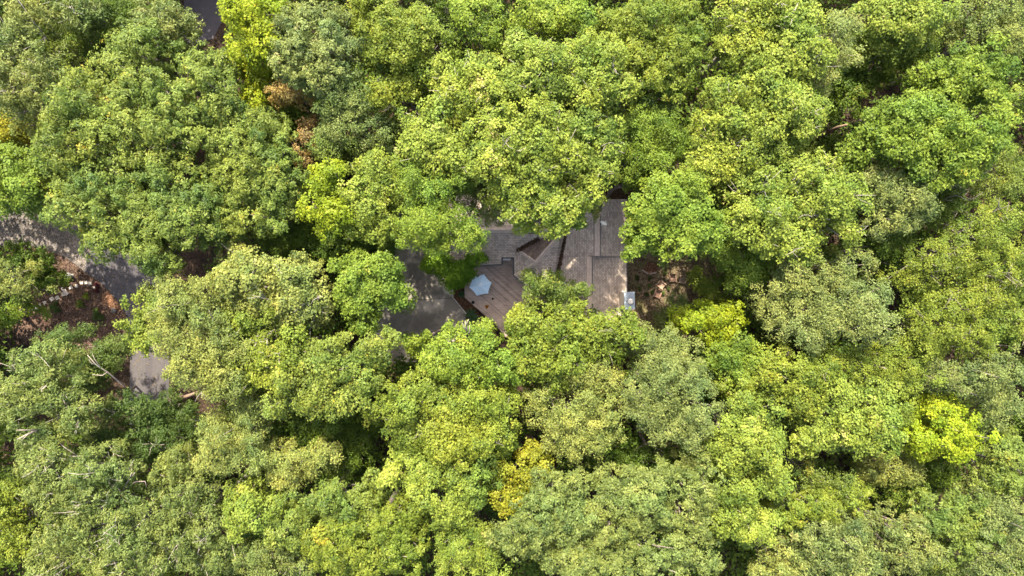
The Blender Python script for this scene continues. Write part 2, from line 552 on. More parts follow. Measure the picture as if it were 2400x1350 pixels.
sheet("garden_bed", [(60, 560), (130, 585), (175, 612), (215, 645), (250, 675), (285, 715), (305, 760), (300, 860), (120, 830), (40, 790), (20, 680)], .004, MULCH)
sheet("gravel_drive", [(-260, 470), (-40, 462), (120, 470), (240, 540), (222, 575), (207, 600), (197, 636), (170, 615), (130, 592), (80, 577), (20, 576), (-60, 582), (-260, 560)], .012, GRAVEL)
sheet("asphalt_road", [(240, 540), (330, 590), (380, 660), (395, 760), (396, 900), (398, 1010), (303, 1010), (304, 900), (305, 800), (296, 740), (272, 700), (242, 668), (215, 647), (197, 636), (207, 600), (222, 575)], .016, ASPH)
sheet("asphalt_road", [(430, -60), (540, -60), (530, 30), (500, 90), (440, 110), (400, 100), (432, 40)], .016, simple("shade_darkened_asphalt", (.026, .022, .025), .85, .25, 10, .2))  # same asphalt under trees, their shade put into a darker colour
o = sheet("wheel_track", [(312, 760), (341, 760), (340, 1010), (309, 1010)], .021, TRACK, kind='structure')
o = sheet("wheel_track", [(358, 760), (384, 760), (384, 1010), (357, 1010)], .021, TRACK, kind='structure')
# thin steel edging along the bed
ed = [(60, 572), (100, 583), (135, 594), (172, 616), (199, 638), (217, 650), (244, 671), (274, 703), (298, 742)]
m = MB()
for a, b2 in zip(ed, ed[1:]):
    p, q = P(*a, .05), P(*b2, .05)
    d = q - p
    m.box((p + q) / 2, (d.length + .02, .07, .12), math.atan2(d.y, d.x))
tag(m.obj("bed_edging", simple("dark_edging", (.035, .026, .02), .9)), "dark curved edging strip between the mulch bed and the asphalt", "edging")

# stepping stone path (each paver its own piece)
PAVER = simple("pale_paver", (.36, .31, .25), .85, .22, 7, .3, rnd=.18)
path = empty("stepping_stone_path", P(160, 675, 0), kind='structure')
def crop(x, y): return (60 + x / 7.5, 580 + y / 7.5)
pavers = [(985, 618, 4), (1060, 615, 6), (1132, 632, 2), (898, 678, -8), (795, 702, 12), (668, 820, 14), (560, 885, 24), (465, 905, 30),
          (340, 968, 30), (245, 1018, 28), (195, 1068, 34), (1205, 700, 10)]
pm = MB(); pm.box((0, 0, .03), (.44, .42, .06)); pm.box((.05, .02, .0615), (.2, .16, .004), .3)
pme = pm.mesh("paver"); pme.materials.append(PAVER)
for (x, y, r) in pavers:
    q = P(*crop(x, y), .0)
    o = link("paver", pme, None, path); o.location = q - path.location + Vector((0, 0, .008))
    o.rotation_euler = (random.Random(x).uniform(-.05, .05), random.Random(y).uniform(-.05, .05), math.radians(r))
    s = random.Random(x * y).uniform(.85, 1.12) * (.62 if x == 1205 else 1)
    o.scale = (s, s, 1)

# stone bench
STONE = simple("sandstone", (.34, .275, .225), .85, .15, 8, .3)
b0 = P(*crop(730, 765), 0)
bench = empty("garden_bench", b0, "pale flat stone bench beside the line of square stepping stones", "bench", rz=math.radians(-52))
m = MB(); m.box((0, 0, .43), (1.10, .40, .08)); m.obj("seat", STONE, bench)
for s in (-1, 1):
    m = MB(); m.box((s * .36, 0, .195), (.12, .30, .39)); m.obj("leg", STONE, bench)
# bird bath
b0 = P(*crop(820, 492), 0) + Vector((.02, 0, 0))
bath = empty("bird_bath", b0, "round grey stone bird bath on the mulch near the gravel drive", "bird bath")
GREY = simple("grey_stone", (.20, .19, .16), .85, .2, 9, .3)
m = MB(); m.lathe([(.20, 0), (.20, .05), (.12, .10), (.08, .35), (.09, .6), (.13, .66)], 14); m.obj("pedestal", GREY, bath, True)
m = MB(); m.lathe([(.10, .665), (.25, .70), (.34, .78), (.345, .80), (.31, .80), (.20, .745), (.05, .735)], 22); m.obj("bowl", GREY, bath, True)
m = MB(); m.lathe([(.255, .772), (.255, .775)], 20)
wm = simple("still_water", (.16, .16, .13), .12, .2, 4, .05); m.obj("water", wm, bath)

# shrubs and plants -------------------------------------------------
def shrub(seed, px, py, r, h, key, label, name="shrub", cat="shrub", spec='fine', group=None, z=0.0, dens=1.3, n=None):
    rng = np.random.default_rng(seed)
    p = P(px, py, z)
    k = (H - z) / FPX
    R = r * k
    sp = dict(SPEC[spec]); sp['l'] *= .55; sp['w'] *= .6; sp['sp'] *= .5
    root = empty(name, p, label, cat, group)
    lobes = []
    for i in range(n or 7):
        th = i * 2.4; rho = math.sqrt(i / 7.) * .62
        rl = R * rng.uniform(.4, .55)
        lobes.append((R * rho * math.cos(th), R * rho * math.sin(th), h - rl * .7 - rho * h * .3, rl))
    m = MB()
    for i in range(5):
        l = lobes[i % len(lobes)]
        m.tube([(0, 0, -.05), (l[0] * .4, l[1] * .4, l[2] * .5), (l[0], l[1], l[2])], [.03, .02, .012], 5)
    m.obj("stems", BARK_BROWN, root, True)
    sp['den'] *= 3.2 * dens
    build_crown("foliage", np.array(lobes), sp, rng, key, root, (0, 0, 0))
    return root

shrub(901, 193, 712, 12, .7, 'X', "low olive-yellow shrub on the mulch right of the stone bench")
shrub(902, 205, 695, 9, .6, 'Y', "small mustard-yellow shrub above the olive-yellow one on the mulch", dens=.8)
shrub(903, 230, 667, 6, .5, 'W', "upper of two small wine-red shrubs beside the asphalt edge", group="wine-red shrubs")
shrub(904, 229, 680, 7, .5, 'W', "lower of two small wine-red shrubs beside the asphalt edge", group="wine-red shrubs")
shrub(905, 132, 722, 16, .6, 'K', "dark green ground-hugging shrub below the stepping stones")
shrub(906, 233, 738, 18, .9, 'K', "dark green shrub at the shaded foot of the mulch bed")
m = MB(); m.lathe([(.05, -.05), (.30, 0), (.33, .12), (.22, .24), (.08, .33)], 9, P(268, 728, 0))
tag(m.obj("boulder", simple("dark_boulder", (.075, .066, .058), .9, .25, 9, .4), None), "rounded grey boulder at the lower corner of the mulch bed", "boulder")
sheet("pine_straw_patch", [(238, 690), (256, 680), (274, 704), (288, 730), (262, 722), (240, 712)], .009, REDMULCH)

# --- concrete driveway by the deck
def concrete_mat():
    m, t, out = new_mat("stained_concrete")
    b = N(t, "ShaderNodeBsdfPrincipled")
    co = N(t, "ShaderNodeTexCoord").outputs["Object"]
    n1 = noise(t, 12, 6, .7, vec=co)
    c = ramp(t, n1, [(.3, (.33, .28, .215)), (.7, (.47, .40, .315))])
    n2 = noise(t, .42, 5, .62, vec=co, dist=.6)
    n3 = noise(t, 1.6, 6, .75, vec=co)
    mth = N(t, "ShaderNodeMath", operation='MULTIPLY_ADD')
    t.links.new(n3, mth.inputs[0]); mth.inputs[1].default_value = .35; t.links.new(n2, mth.inputs[2])
    f = ramp(t, mth.outputs[0], [(.57, (0, 0, 0)), (.70, (.8, .8, .8))])
    c = mixc(t, f, c, (.085, .074, .056))
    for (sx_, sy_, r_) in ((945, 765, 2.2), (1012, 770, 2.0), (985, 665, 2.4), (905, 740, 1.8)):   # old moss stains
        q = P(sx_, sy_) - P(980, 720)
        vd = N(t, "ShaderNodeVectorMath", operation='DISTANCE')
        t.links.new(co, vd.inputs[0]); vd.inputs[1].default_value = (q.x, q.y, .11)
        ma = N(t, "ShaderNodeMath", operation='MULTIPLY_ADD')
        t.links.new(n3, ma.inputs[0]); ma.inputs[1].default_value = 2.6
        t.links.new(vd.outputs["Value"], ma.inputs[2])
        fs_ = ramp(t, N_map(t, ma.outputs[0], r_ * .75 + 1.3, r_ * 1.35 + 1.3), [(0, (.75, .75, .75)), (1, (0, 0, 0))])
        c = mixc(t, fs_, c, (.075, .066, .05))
    n4 = noise(t, 26, 3, .6, vec=co)
    c = mixc(t, ramp(t, n4, [(.62, (0, 0, 0)), (.7, (.5, .5, .5))]), c, (.09, .07, .05))
    t.links.new(c, b.inputs["Base Color"]); b.inputs["Roughness"].default_value = .85
    bp = N(t, "ShaderNodeBump"); bp.inputs["Strength"].default_value = .25; bp.inputs["Distance"].default_value = .01
    t.links.new(n1, bp.inputs["Height"]); t.links.new(bp.outputs[0], b.inputs["Normal"])
    t.links.new(b.outputs[0], out.inputs[0])
    return m
CONC = concrete_mat()
drive = empty("driveway", P(980, 720, 0), kind='structure')
def slab(pts, z=.11, mat=CONC, name="slab", gap=.0):
    m = MB()
    poly = [P(x, y, z) for x, y in pts]
    if gap:
        c = sum(poly, Vector()) / len(poly)
        poly = [p + (c - p).normalized() * gap for p in poly]
    m.prism([(p.x - drive.location.x, p.y - drive.location.y) for p in poly], -.05, z)
    return m.obj(name, mat, drive)
slab([(930, 520), (1010, 520), (1036, 640), (1036.3, 699.3), (900, 707)], .11)
slab([(1010.6, 520), (1052, 600), (1057, 660), (1058.5, 697.8), (1036.9, 699.2), (1036.6, 640)], .112)
slab([(900, 708.1), (1058.8, 698.9), (1091, 738), (1100, 800), (985, 850), (880, 850), (850, 760)], .108)
slab([(1057.6, 645), (1061, 645), (1062.5, 697), (1094, 735), (1091.6, 737.4), (1059.4, 697.6)], .19, simple("pale_kerb", (.30, .265, .22), .85, .2, 9, .2), "kerb")
sheet("mulch_strip", [(1060, 640), (1100, 640), (1100, 700), (1130, 745), (1170, 790), (1110, 800), (1092, 738), (1062, 697)], .01, REDMULCH)

# stone pieces below the deck
spath = empty("cobble_patch", P(1124, 748, 0), kind='structure')
rs = random.Random(5)
COB = simple("cobble", (.26, .22, .17), .9, .3, 9, .4, rnd=.3)
for i in range(7):
    for j in range(5):
        px = 1108 + i * 6 + j * 2.5 + rs.uniform(-1, 1); py = 736 + j * 6.5 + i * 2.2 + rs.uniform(-1, 1)
        q = P(px, py, 0) - spath.location
        m = MB(); n = 6; r = rs.uniform(.10, .15)
        pl = [(q.x + r * rs.uniform(.8, 1.15) * math.cos(6.283 * k / n), q.y + r * rs.uniform(.8, 1.15) * math.sin(6.283 * k / n)) for k in range(n)]
        m.prism(pl, .0, .09 + rs.uniform(-.02, .02)); m.obj("stone", COB, spath)

# --- yard right of the house
sheet("leafy_yard", [(1462, 560), (1700, 560), (1730, 700), (1640, 790), (1462, 790)], .008, YARD)
pb = P(1521, 634, 0)
bed = empty("planting_bed", pb, "small bed of orange mulch with a pale timber edge in the yard", "planting bed")
m = MB(); m.prism([(P(x, y, .12) - pb)[:2] for x, y in [(1506, 632), (1519, 641), (1537, 639), (1545, 622), (1520, 612)]], 0, .12); m.obj("mulch", REDMULCH, bed)
PALEW = simple("pale_timber", (.25, .19, .145), .8, .2, 12, .3)
for a, b2 in (((1505, 632.5), (1519, 642)), ((1520.5, 642.6), (1538, 638.6))):
    p, q = P(*a, .1) - pb, P(*b2, .1) - pb; d = q - p
    m = MB(); m.box(((p + q) / 2)[:2] + (.09,), (d.length, .14, .18), math.atan2(d.y, d.x)); m.obj("edge_board", PALEW, bed)

WOODC = [simple("chair_wood_%s" % n, c, .75, .25, 14, .3) for n, c in (("tan", (.30, .19, .125)), ("rust", (.25, .14, .09)), ("brown", (.19, .11, .07)), ("weathered", (.22, .155, .105)))]
def yard_chair(px, py, deg, label, mat):
    t = empty("garden_chair", P(px, py, 0), label, "chair", "wooden slatted chairs in the yard", math.radians(deg))
    for i in range(6):                                   # seat slats, sloping back
        m = MB(); m.box((0, .32 - i * .115, .36 - i * .028), (.56, .095, .025)); m.obj("seat_slat", mat, t)
    for i in range(5):                                   # back slats, reclined
        x = -.22 + i * .11
        m = MB(); m.box((x, -.44, .62), (.09, .025, .78 + (.06 if i == 2 else 0)), 0, .38); m.obj("back_slat", mat, t)
    for s in (-1, 1):
        m = MB(); m.box((s * .37, .02, .56), (.13, .78, .03)); m.obj("armrest", mat, t)
        m = MB(); m.box((s * .36, .34, .27), (.05, .10, .545)); m.obj("leg", mat, t)
        m = MB(); m.box((s * .31, -.12, .2), (.04, .95, .12), 0, .22); m.obj("leg", mat, t)
    return t
yard_chair(1549, 668, -128, "tan wooden slatted chair nearest the small shrubs, turned toward the house", WOODC[0])
yard_chair(1539, 690, 160, "rust brown slatted chair half hidden by the bush beside the chimney", WOODC[1])
yard_chair(1575, 653, 182, "dark brown slatted chair left of its weathered twin below the bright green tree", WOODC[2])
yard_chair(1598, 657, 170, "weathered slatted chair farthest from the house, in deep shade", WOODC[3])
spots = [(1521.5, 652, 4.5, "on the yard below the timber-edged bed"), (1497.8, 677.5, 6, "right of the roof edge, above the chimney"),
         (1515, 691, 6, "close to the upper right corner of the metal chimney cap"), (1521, 669, 5, "between the tan chair and the roof edge"),
         (1528, 684, 5, "just left of the rust brown chair"), (1552, 687, 5, "right of the rust brown chair"),
         (1566, 677, 4.5, "below the dark brown chair"), (1492, 651, 5.5, "along the roof edge in the yard"), (1556, 640, 7, "left of the dark brown chair, under the bright green crown")]
for i, (x, y, r, w) in enumerate(spots):
    shrub(920 + i, x, y, r, .45, 'K', "little dark green shrub " + w, name="low_shrub", group="little shrubs dotted over the yard", dens=.7, n=4)

# ------------------------------------------------------------------ HOUSE
def shingle_mat(name, ang, tint=(1, 1, 1)):
    m, t, out = new_mat(name)
    b = N(t, "ShaderNodeBsdfPrincipled")
    co = N(t, "ShaderNodeTexCoord").outputs["Object"]
    mp = N(t, "ShaderNodeMapping"); mp.inputs["Rotation"].default_value = (0, 0, ang)
    t.links.new(co, mp.inputs[0])
    br = N(t, "ShaderNodeTexBrick")
    br.inputs["Color1"].default_value = (.285 * tint[0], .228 * tint[1], .180 * tint[2], 1)
    br.inputs["Color2"].default_value = (.440 * tint[0], .365 * tint[1], .290 * tint[2], 1)
    br.inputs["Mortar"].default_value = (.13 * tint[0], .105 * tint[1], .085 * tint[2], 1)
    br.inputs["Scale"].default_value = 1.0
    br.inputs["Mortar Size"].default_value = .014
    br.inputs["Brick Width"].default_value = .34
    br.inputs["Row Height"].default_value = .19
    br.inputs["Bias"].default_value = -.1
    br.offset = .43
    t.links.new(mp.outputs[0], br.inputs["Vector"])
    n2 = noise(t, .8, 5, .65, vec=co)
    c = mixc(t, 1.0, br.outputs[0], ramp(t, n2, [(.3, (.72, .70, .70)), (.7, (1.15, 1.12, 1.08))]), 'MULTIPLY')
    n3 = noise(t, 30, 3, .6, vec=co)
    c = mixc(t, 1.0, c, ramp(t, n3, [(.3, (.8, .8, .8)), (.7, (1.2, 1.2, 1.2))]), 'MULTIPLY')
    # algae and old leaf stains with shapes of their own
    n4 = noise(t, .45, 6, .7, vec=co, dist=.8)
    c = mixc(t, ramp(t, n4, [(.60, (0, 0, 0)), (.70, (.55, .55, .55))]), c, (.05, .045, .04))
    t.links.new(c, b.inputs["Base Color"]); b.inputs["Roughness"].default_value = .92
    b.inputs["Specular IOR Level"].default_value = .2
    bp = N(t, "ShaderNodeBump"); bp.inputs["Strength"].default_value = .35; bp.inputs["Distance"].default_value = .02
    t.links.new(br.outputs["Fac"], bp.inputs["Height"]); bp.invert = True
    t.links.new(bp.outputs[0], b.inputs["Normal"])
    t.links.new(b.outputs[0], out.inputs[0])
    return m
SH_NS = shingle_mat("shingles_courses_across", math.radians(90))
SH_EW = shingle_mat("shingles_courses_along", 0)
SH_BAY = shingle_mat("shingles_bay", math.radians(-40))
RIDGE = simple("ridge_shingle", (.39, .30, .23), .9, .2, 14, .3)
GUT = simple("dark_gutter", (.03, .026, .024), .5, .2, 6, .1)
WALL = simple("brown_siding", (.20, .15, .11), .8, .2, 6, .3)
TRIM = simple("pale_trim", (.62, .56, .50), .6, .1, 6, .1)
LEAF['V'] = leaf_mat('wet_brown_leaves', (.10, .048, .028), (.20, .12, .07), .85, .1)
LITTER = ground_mat("wet_leaf_litter", [(.06, .026, .015), (.12, .045, .025), (.18, .07, .035), (.28, .15, .07)])

h0 = P(1300, 600, 0)
house = empty("house", h0, "brown shingled house with deck, half hidden by the crowns", "house")
def roofpoly(tris, mat, name="roof", th=.16):
    """roof plane through (px, py, z) points, given thickness downward"""
    m = MB()
    for pl in tris:
        top = [P(*p) - h0 for p in pl]
        bot = [p - Vector((0, 0, th)) for p in top]
        n = len(top)
        m.add(top + bot, [tuple(range(n)), tuple(range(2 * n - 1, n - 1, -1))] +
              [(i, n + i, n + (i + 1) % n, (i + 1) % n) for i in range(n)])
    return m.obj(name, mat, house)
# right wing, upper (north) part with the ridge a little higher, lower (south) part stepping down
roofpoly([[(1400, 467, 6.9), (1400, 600, 6.9), (1469, 600, 4.0), (1469, 467, 4.0)]], SH_NS)
roofpoly([[(1381, 600.5, 6.45), (1381, 760, 6.45), (1468, 760, 3.95), (1468, 600.5, 3.95)]], SH_NS)
roofpoly([[(1400, 467, 6.9), (1330, 467, 5.0), (1325, 545, 4.95), (1316.5, 600, 4.6), (1400, 600, 6.9)]], SH_NS)
roofpoly([[(1381, 600.5, 6.45), (1316.4, 600.5, 4.55), (1304, 645, 4.2), (1300, 760, 3.95), (1381, 760, 6.45)]], SH_NS)
# left wing, ridge running across
roofpoly([[(1050, 540, 6.2), (1330, 537, 6.2), (1330, 545, 5.1), (1312, 552, 5.87), (1257, 560, 5.65), (1213, 585, 4.96), (1205, 603, 4.47), (1175, 603, 4.47), (1175, 618.5, 4.04), (1126, 621.5, 3.98), (1050, 625, 3.9)]], SH_EW)
roofpoly([[(1050, 539.5, 6.15), (1050, 455, 4.0), (1330, 455, 4.0), (1330, 536.5, 6.15)]], SH_EW)
# hipped roof of the bay
roofpoly([[(1205, 603, 4.46), (1213, 585, 4.95), (1256, 614, 5.5), (1205.5, 645, 3.9)]], SH_NS)
roofpoly([[(1205.5, 645.3, 3.9), (1256, 614.3, 5.5), (1292, 690, 3.9), (1237, 672, 3.9)]], SH_BAY)
roofpoly([[(1213, 585, 4.94), (1257, 560, 5.62), (1312, 552, 5.85), (1256.3, 613.6, 5.5)]], shingle_mat('debris_covered_shingles', math.radians(-40), (.42, .36, .33)))
roofpoly([[(1256.6, 614, 5.5), (1312.4, 552, 5.85), (1326, 545, 4.93), (1304.5, 645, 4.18), (1292.5, 690, 3.9)]], SH_EW)
# ridge vents and hip caps
def cap(a, b2, w=.34, hh=.07, mat=RIDGE, name="ridge_cap"):
    p, q = P(*a) - h0, P(*b2) - h0
    d = q - p; u = d.normalized(); s = Vector((-u.y, u.x, 0)).normalized()
    up = Vector((0, 0, 1))
    m = MB()
    drop = w * .42
    sec = lambda c: [c + s * w / 2 - up * drop * .5, c + up * hh, c - s * w / 2 - up * drop * .5, c - up * .12]
    A, B = sec(p), sec(q)
    m.add(A + B, [(0, 1, 5, 4), (1, 2, 6, 5), (2, 3, 7, 6), (3, 0, 4, 7), (3, 2, 1, 0), (4, 5, 6, 7)])
    return m.obj(name, mat, house)
cap((1400, 466, 6.95), (1400, 600, 6.95), .62, .10)
cap((1381, 601.5, 6.5), (1381, 760, 6.5), .62, .10)
cap((1050, 540, 6.24), (1300, 538, 6.24), .62, .10)
cap((1213, 585, 4.99), (1256, 614, 5.53), .36)
cap((1206, 645, 3.93), (1256, 614, 5.53), .36)
cap((1256, 614, 5.53), (1312, 552, 5.9), .52)
# dark strips either side of the ridge vents
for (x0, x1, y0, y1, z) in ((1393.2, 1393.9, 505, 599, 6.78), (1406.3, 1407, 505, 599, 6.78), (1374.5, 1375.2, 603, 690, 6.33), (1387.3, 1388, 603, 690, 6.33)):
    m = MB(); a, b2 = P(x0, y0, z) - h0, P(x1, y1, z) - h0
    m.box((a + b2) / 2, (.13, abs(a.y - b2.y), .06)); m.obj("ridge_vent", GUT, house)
m = MB(); a, b2 = P(1100, 535.5, 6.1) - h0, P(1206, 534.5, 6.1) - h0
m.box((a + b2) / 2, ((b2 - a).length, .10, .07), math.atan2(b2.y - a.y, b2.x - a.x)); m.obj("ridge_vent", GUT, house)
# gutters
def gutter(a, b2, w=.24):
    p, q = P(*a) - h0, P(*b2) - h0; d = q - p
    m = MB(); m.box((p + q) / 2 + Vector((0, 0, -.10)), (d.length + .05, w, .14), math.atan2(d.y, d.x), 0, -math.asin(d.z / d.length))
    return m.obj("gutter", GUT, house)
gutter((1060, 625.6, 3.95), (1174.6, 619.7, 4.0)); gutter((1175.9, 619, 4.05), (1175.9, 604, 4.4)); gutter((1177, 603.8, 4.42), (1203, 603.8, 4.42), .12)
gutter((1204, 604, 4.35), (1204.2, 645, 3.9)); gutter((1204.6, 646.4, 3.88), (1236.5, 673, 3.88))
gutter((1470, 466, 3.98), (1470, 600, 3.98), .12); gutter((1469.2, 601, 3.93), (1469.2, 752, 3.93), .12)
# walls below the roof
def wall(pts, z1):
    m = MB(); m.prism([(P(x, y, 2.5) - h0)[:2] for x, y in pts], -.1, z1); return m.obj("wall", WALL, house)
wall([(1330, 472), (1463, 472), (1463, 752), (1306, 752)], 3.70)
wall([(1060, 466), (1329, 466), (1305, 600), (1212, 600), (1170, 600), (1170, 614), (1060, 619)], 3.55)
wall([(1212, 601), (1304, 601), (1304, 680), (1290, 682), (1240, 664), (1212, 642)], 3.45)
# glazed door under the small recessed eave
m = MB(); a, b2 = P(1179, 608.6, 3.3) - h0, P(1197, 608.0, 3.3) - h0
m.box((a + b2) / 2 + Vector((0, 0, 0)), ((b2 - a).length, .20, .12)); m.obj("door_head", TRIM, house)
m = MB(); m.box((a + b2) / 2 + Vector((0, .05, -1.25)), ((b2 - a).length, .06, 2.36)); dr = m.obj("door", simple("door_glass", (.05, .06, .07), .15, .1, 3, .02), house)
# leaf litter lying in the valleys of the roof: real little leaves
def litter(name, poly_fn, n, z_fn, seed, mats='R', size=.13, parent=None, off=Vector()):
    rng = np.random.default_rng(seed)
    cs = []; os_ = []
    while len(cs) < n:
        x, y = poly_fn(rng)
        p = P(x, y, z_fn(x, y)) - off
        cs.append(p[:]); v = Vector((rng.normal(0, .35), rng.normal(0, .35), 1)).normalized(); os_.append(v[:])
    sp = dict(l=size, w=size * .7, k=2, sp=size * .6, droop=0, jit=.3)
    me = leaves_mesh(name, np.array(cs), np.array(os_), sp, rng, np.full(n, .45))
    o = link(name, me, LEAF[mats], parent)
    o["kind"] = 'stuff'
    return o
def on_line(a, b2, w):
    def f(rng):
        t_ = rng.random(); k = rng.normal(0, w)
        dx, dy = b2[0] - a[0], b2[1] - a[1]; l = math.hypot(dx, dy)
        return a[0] + dx * t_ - dy / l * k, a[1] + dy * t_ + dx / l * k
    return f
def on_poly(pts):
    xs = [p[0] for p in pts]; ys = [p[1] for p in pts]
    def inside(x, y):
        c = False; j = len(pts) - 1
        for i in range(len(pts)):
            if (pts[i][1] > y) != (pts[j][1] > y) and x < (pts[j][0] - pts[i][0]) * (y - pts[i][1]) / (pts[j][1] - pts[i][1]) + pts[i][0]:
                c = not c
            j = i
        return c
    def f(rng):
        while True:
            x, y = rng.uniform(min(xs), max(xs)), rng.uniform(min(ys), max(ys))
            if inside(x, y): return x, y
    return f
litter("leaf_litter", on_line((1327, 540), (1304, 655), 2.4), 700, lambda x, y: 5.14 - (y - 540) * .0073, 31, 'V', parent=house, off=h0)
litter("leaf_litter", on_line((1211, 587), (1262, 560), 2.2), 420, lambda x, y: 5.06 + (x - 1213) * .0155, 32, 'V', parent=house, off=h0)

# chimney
ch = P(1476, 706, 0) - h0
CH = 8.2
BEIGE = simple("taupe_siding", (.25, .215, .17), .8, .12, 4, .2)
GALV = simple("galvanised_sheet", (.24, .27, .285), .6, .22, 2.2, .1, metal=.1)
chim = empty("chimney", (0, 0, 0)); chim.parent = house
p0, p1 = P(1463, 684, CH) - h0, P(1488, 725, CH) - h0
cx, cy = (p0.x + p1.x) / 2, (p0.y + p1.y) / 2
sx, sy = abs(p1.x - p0.x), abs(p1.y - p0.y)
m = MB(); m.box((cx, cy, (CH - .1) / 2 - .05), (sx - .10, sy - .10, CH - .1), math.radians(1.5)); m.obj("stack", BEIGE, chim)
m = MB(); m.box((cx, cy, CH - .04), (sx, sy, .10), math.radians(1.5)); m.obj("cap", GALV, chim)
fx, fy = cx + .08, cy - .10
m = MB(); m.lathe([(.24, CH + .01), (.24, CH + .16), (.17, CH + .17), (.17, CH + .34)], 18, (fx, fy, 0)); m.obj("flue_collar", simple("dull_metal", (.16, .155, .15), .5, .2, 5, .1, metal=.4), chim, True)
m = MB(); m.lathe([(.30, CH + .345), (.30, CH + .38), (.18, CH + .42), (.03, CH + .43)], 20, (fx, fy, 0)); m.obj("flue_cap", simple("cream_metal", (.66, .58, .48), .5, .1, 5, .1), chim, True)
m = MB(); q = P(1459.5, 683, 4.6) - h0
m.tube([(q.x, q.y, 3.9), (q.x, q.y, 4.75)], .07, 10); m.obj("vent_pipe", TRIM, house)
# satellite dish on the roof
d0 = P(1411, 527, 6.45)
dish = empty("satellite_dish", d0, "white oval satellite dish standing on the shingled roof", "satellite dish")
WHITE = simple("white_paint", (.74, .70, .64), .5, .06, 5, .05)
m = MB(); m.tube([(-.12, -.1, -.2), (-.12, -.1, .15), (0, .0, .5)], .028, 8); m.box((-.12, -.1, -.02), (.3, .16, .04), .3); m.obj("mast", WHITE, dish)
bm_v = MB(); pr = [(.02, 0), (.2, .02), (.33, .06), (.40, .11)]
nn = 22
import mathutils
Rm = mathutils.Euler((math.radians(-48), math.radians(38), 0)).to_matrix()
vs = []; fs = []
for side in (0, .015):
    for r, z in pr:
        for k in range(nn):
            a = 6.28318 * k / nn
            vs.append(Rm @ Vector((r * math.cos(a) * 1.12, r * math.sin(a), z + side)) + Vector((.06, .06, .5)))
np_ = len(pr)
for s in range(2):
    for i in range(np_ - 1):
        for k in range(nn):
            b_ = s * np_ * nn
            fs.append((b_ + i * nn + k, b_ + i * nn + (k + 1) % nn, b_ + (i + 1) * nn + (k + 1) % nn, b_ + (i + 1) * nn + k))
for k in range(nn):
    i = np_ - 1
    fs.append((i * nn + k, i * nn + (k + 1) % nn, np_ * nn + i * nn + (k + 1) % nn, np_ * nn + i * nn + k))
bm_v.add(vs, fs); bm_v.obj("reflector", WHITE, dish, True)
m = MB(); e = Rm @ Vector((0, -.1, .55)) + Vector((.06, .06, .5)); s0 = Rm @ Vector((0, -.38, .1)) + Vector((.06, .06, .5))
m.tube([s0, e], .016, 6); m.tube([e, e + Rm @ Vector((0, 0, -.1))], .04, 8); m.obj("feed_arm", WHITE, dish)

# ------------------------------------------------------------------ DECK
ZD = 1.0
DECK = [(1088.5, 660), (1128, 600), (1176, 598), (1206, 598), (1207, 646), (1240, 670), (1290, 690), (1262, 760), (1185, 790), (1163, 762), (1118.5, 723), (1089.5, 697)]
deck = empty("deck", P(1160, 690, 0), "weathered brown wooden deck of diagonal boards beside the house", "deck")
dp = [P(x, y, ZD) - deck.location for x, y in DECK]
ang = math.radians(-40.5)
u = Vector((math.cos(ang), math.sin(ang), 0)); vv = Vector((-u.y, u.x, 0))
def clip(poly, nrm, d):           # keep the side nrm.p <= d
    out = []
    for i in range(len(poly)):
        a, b2 = poly[i], poly[(i + 1) % len(poly)]
        da, db = a.dot(nrm) - d, b2.dot(nrm) - d
        if da <= 0: out.append(a)
        if (da < 0) != (db < 0) and abs(da - db) > 1e-9:
            out.append(a.lerp(b2, da / (da - db)))
    return out
def plank_mat():
    m, t, out = new_mat("weathered_deck_board")
    b = N(t, "ShaderNodeBsdfPrincipled")
    co = N(t, "ShaderNodeTexCoord").outputs["Object"]
    mp = N(t, "ShaderNodeMapping"); mp.inputs["Rotation"].default_value = (0, 0, -ang); mp.inputs["Scale"].default_value = (.35, 6, 6)
    t.links.new(co, mp.inputs[0])
    n1 = noise(t, 2.2, 6, .7, vec=mp.outputs[0]); n2 = noise(t, .9, 4, .6, vec=co)
    c = ramp(t, n1, [(.28, (.235, .172, .128)), (.72, (.46, .36, .28))])
    c = mixc(t, 1.0, c, ramp(t, n2, [(.3, (.8, .78, .78)), (.7, (1.12, 1.1, 1.1))]), 'MULTIPLY')
    oi = N(t, "ShaderNodeObjectInfo")
    c = mixc(t, 1.0, c, ramp(t, oi.outputs["Random"], [(0, (.68, .66, .66)), (.3, (.95, .94, .94)), (1, (1.2, 1.18, 1.18))]), 'MULTIPLY')
    t.links.new(c, b.inputs["Base Color"]); b.inputs["Roughness"].default_value = .85
    t.links.new(b.outputs[0], out.inputs[0])
    return m
PLANK = plank_mat()
proj = [p.dot(vv) for p in dp]
lo_, hi_ = min(proj), max(proj)
bw = .165
i = 0
y = lo_
rb = random.Random(3)
while y < hi_:
    pl = clip(clip([p.copy() for p in dp], vv, y + bw - .016), -vv, -(y + .0))
    if len(pl) >= 3:
        xs = [p.dot(u) for p in pl]
        cut = rb.uniform(min(xs) + .25 * (max(xs) - min(xs)), max(xs) - .2 * (max(xs) - min(xs)))
        for part in ((clip(pl, u, cut - .004), clip(pl, -u, -cut - .004)) if max(xs) - min(xs) > 2.5 else (pl,)):
            if len(part) >= 3:
                m = MB(); m.prism([(p.x, p.y) for p in part], ZD - .04 + rb.uniform(-.004, .004), ZD + rb.uniform(-.004, .004)); m.obj("deck_board", PLANK, deck)
    y += bw
DKW = simple("deck_framing", (.11, .075, .055), .85, .25, 9, .3)
m = MB()
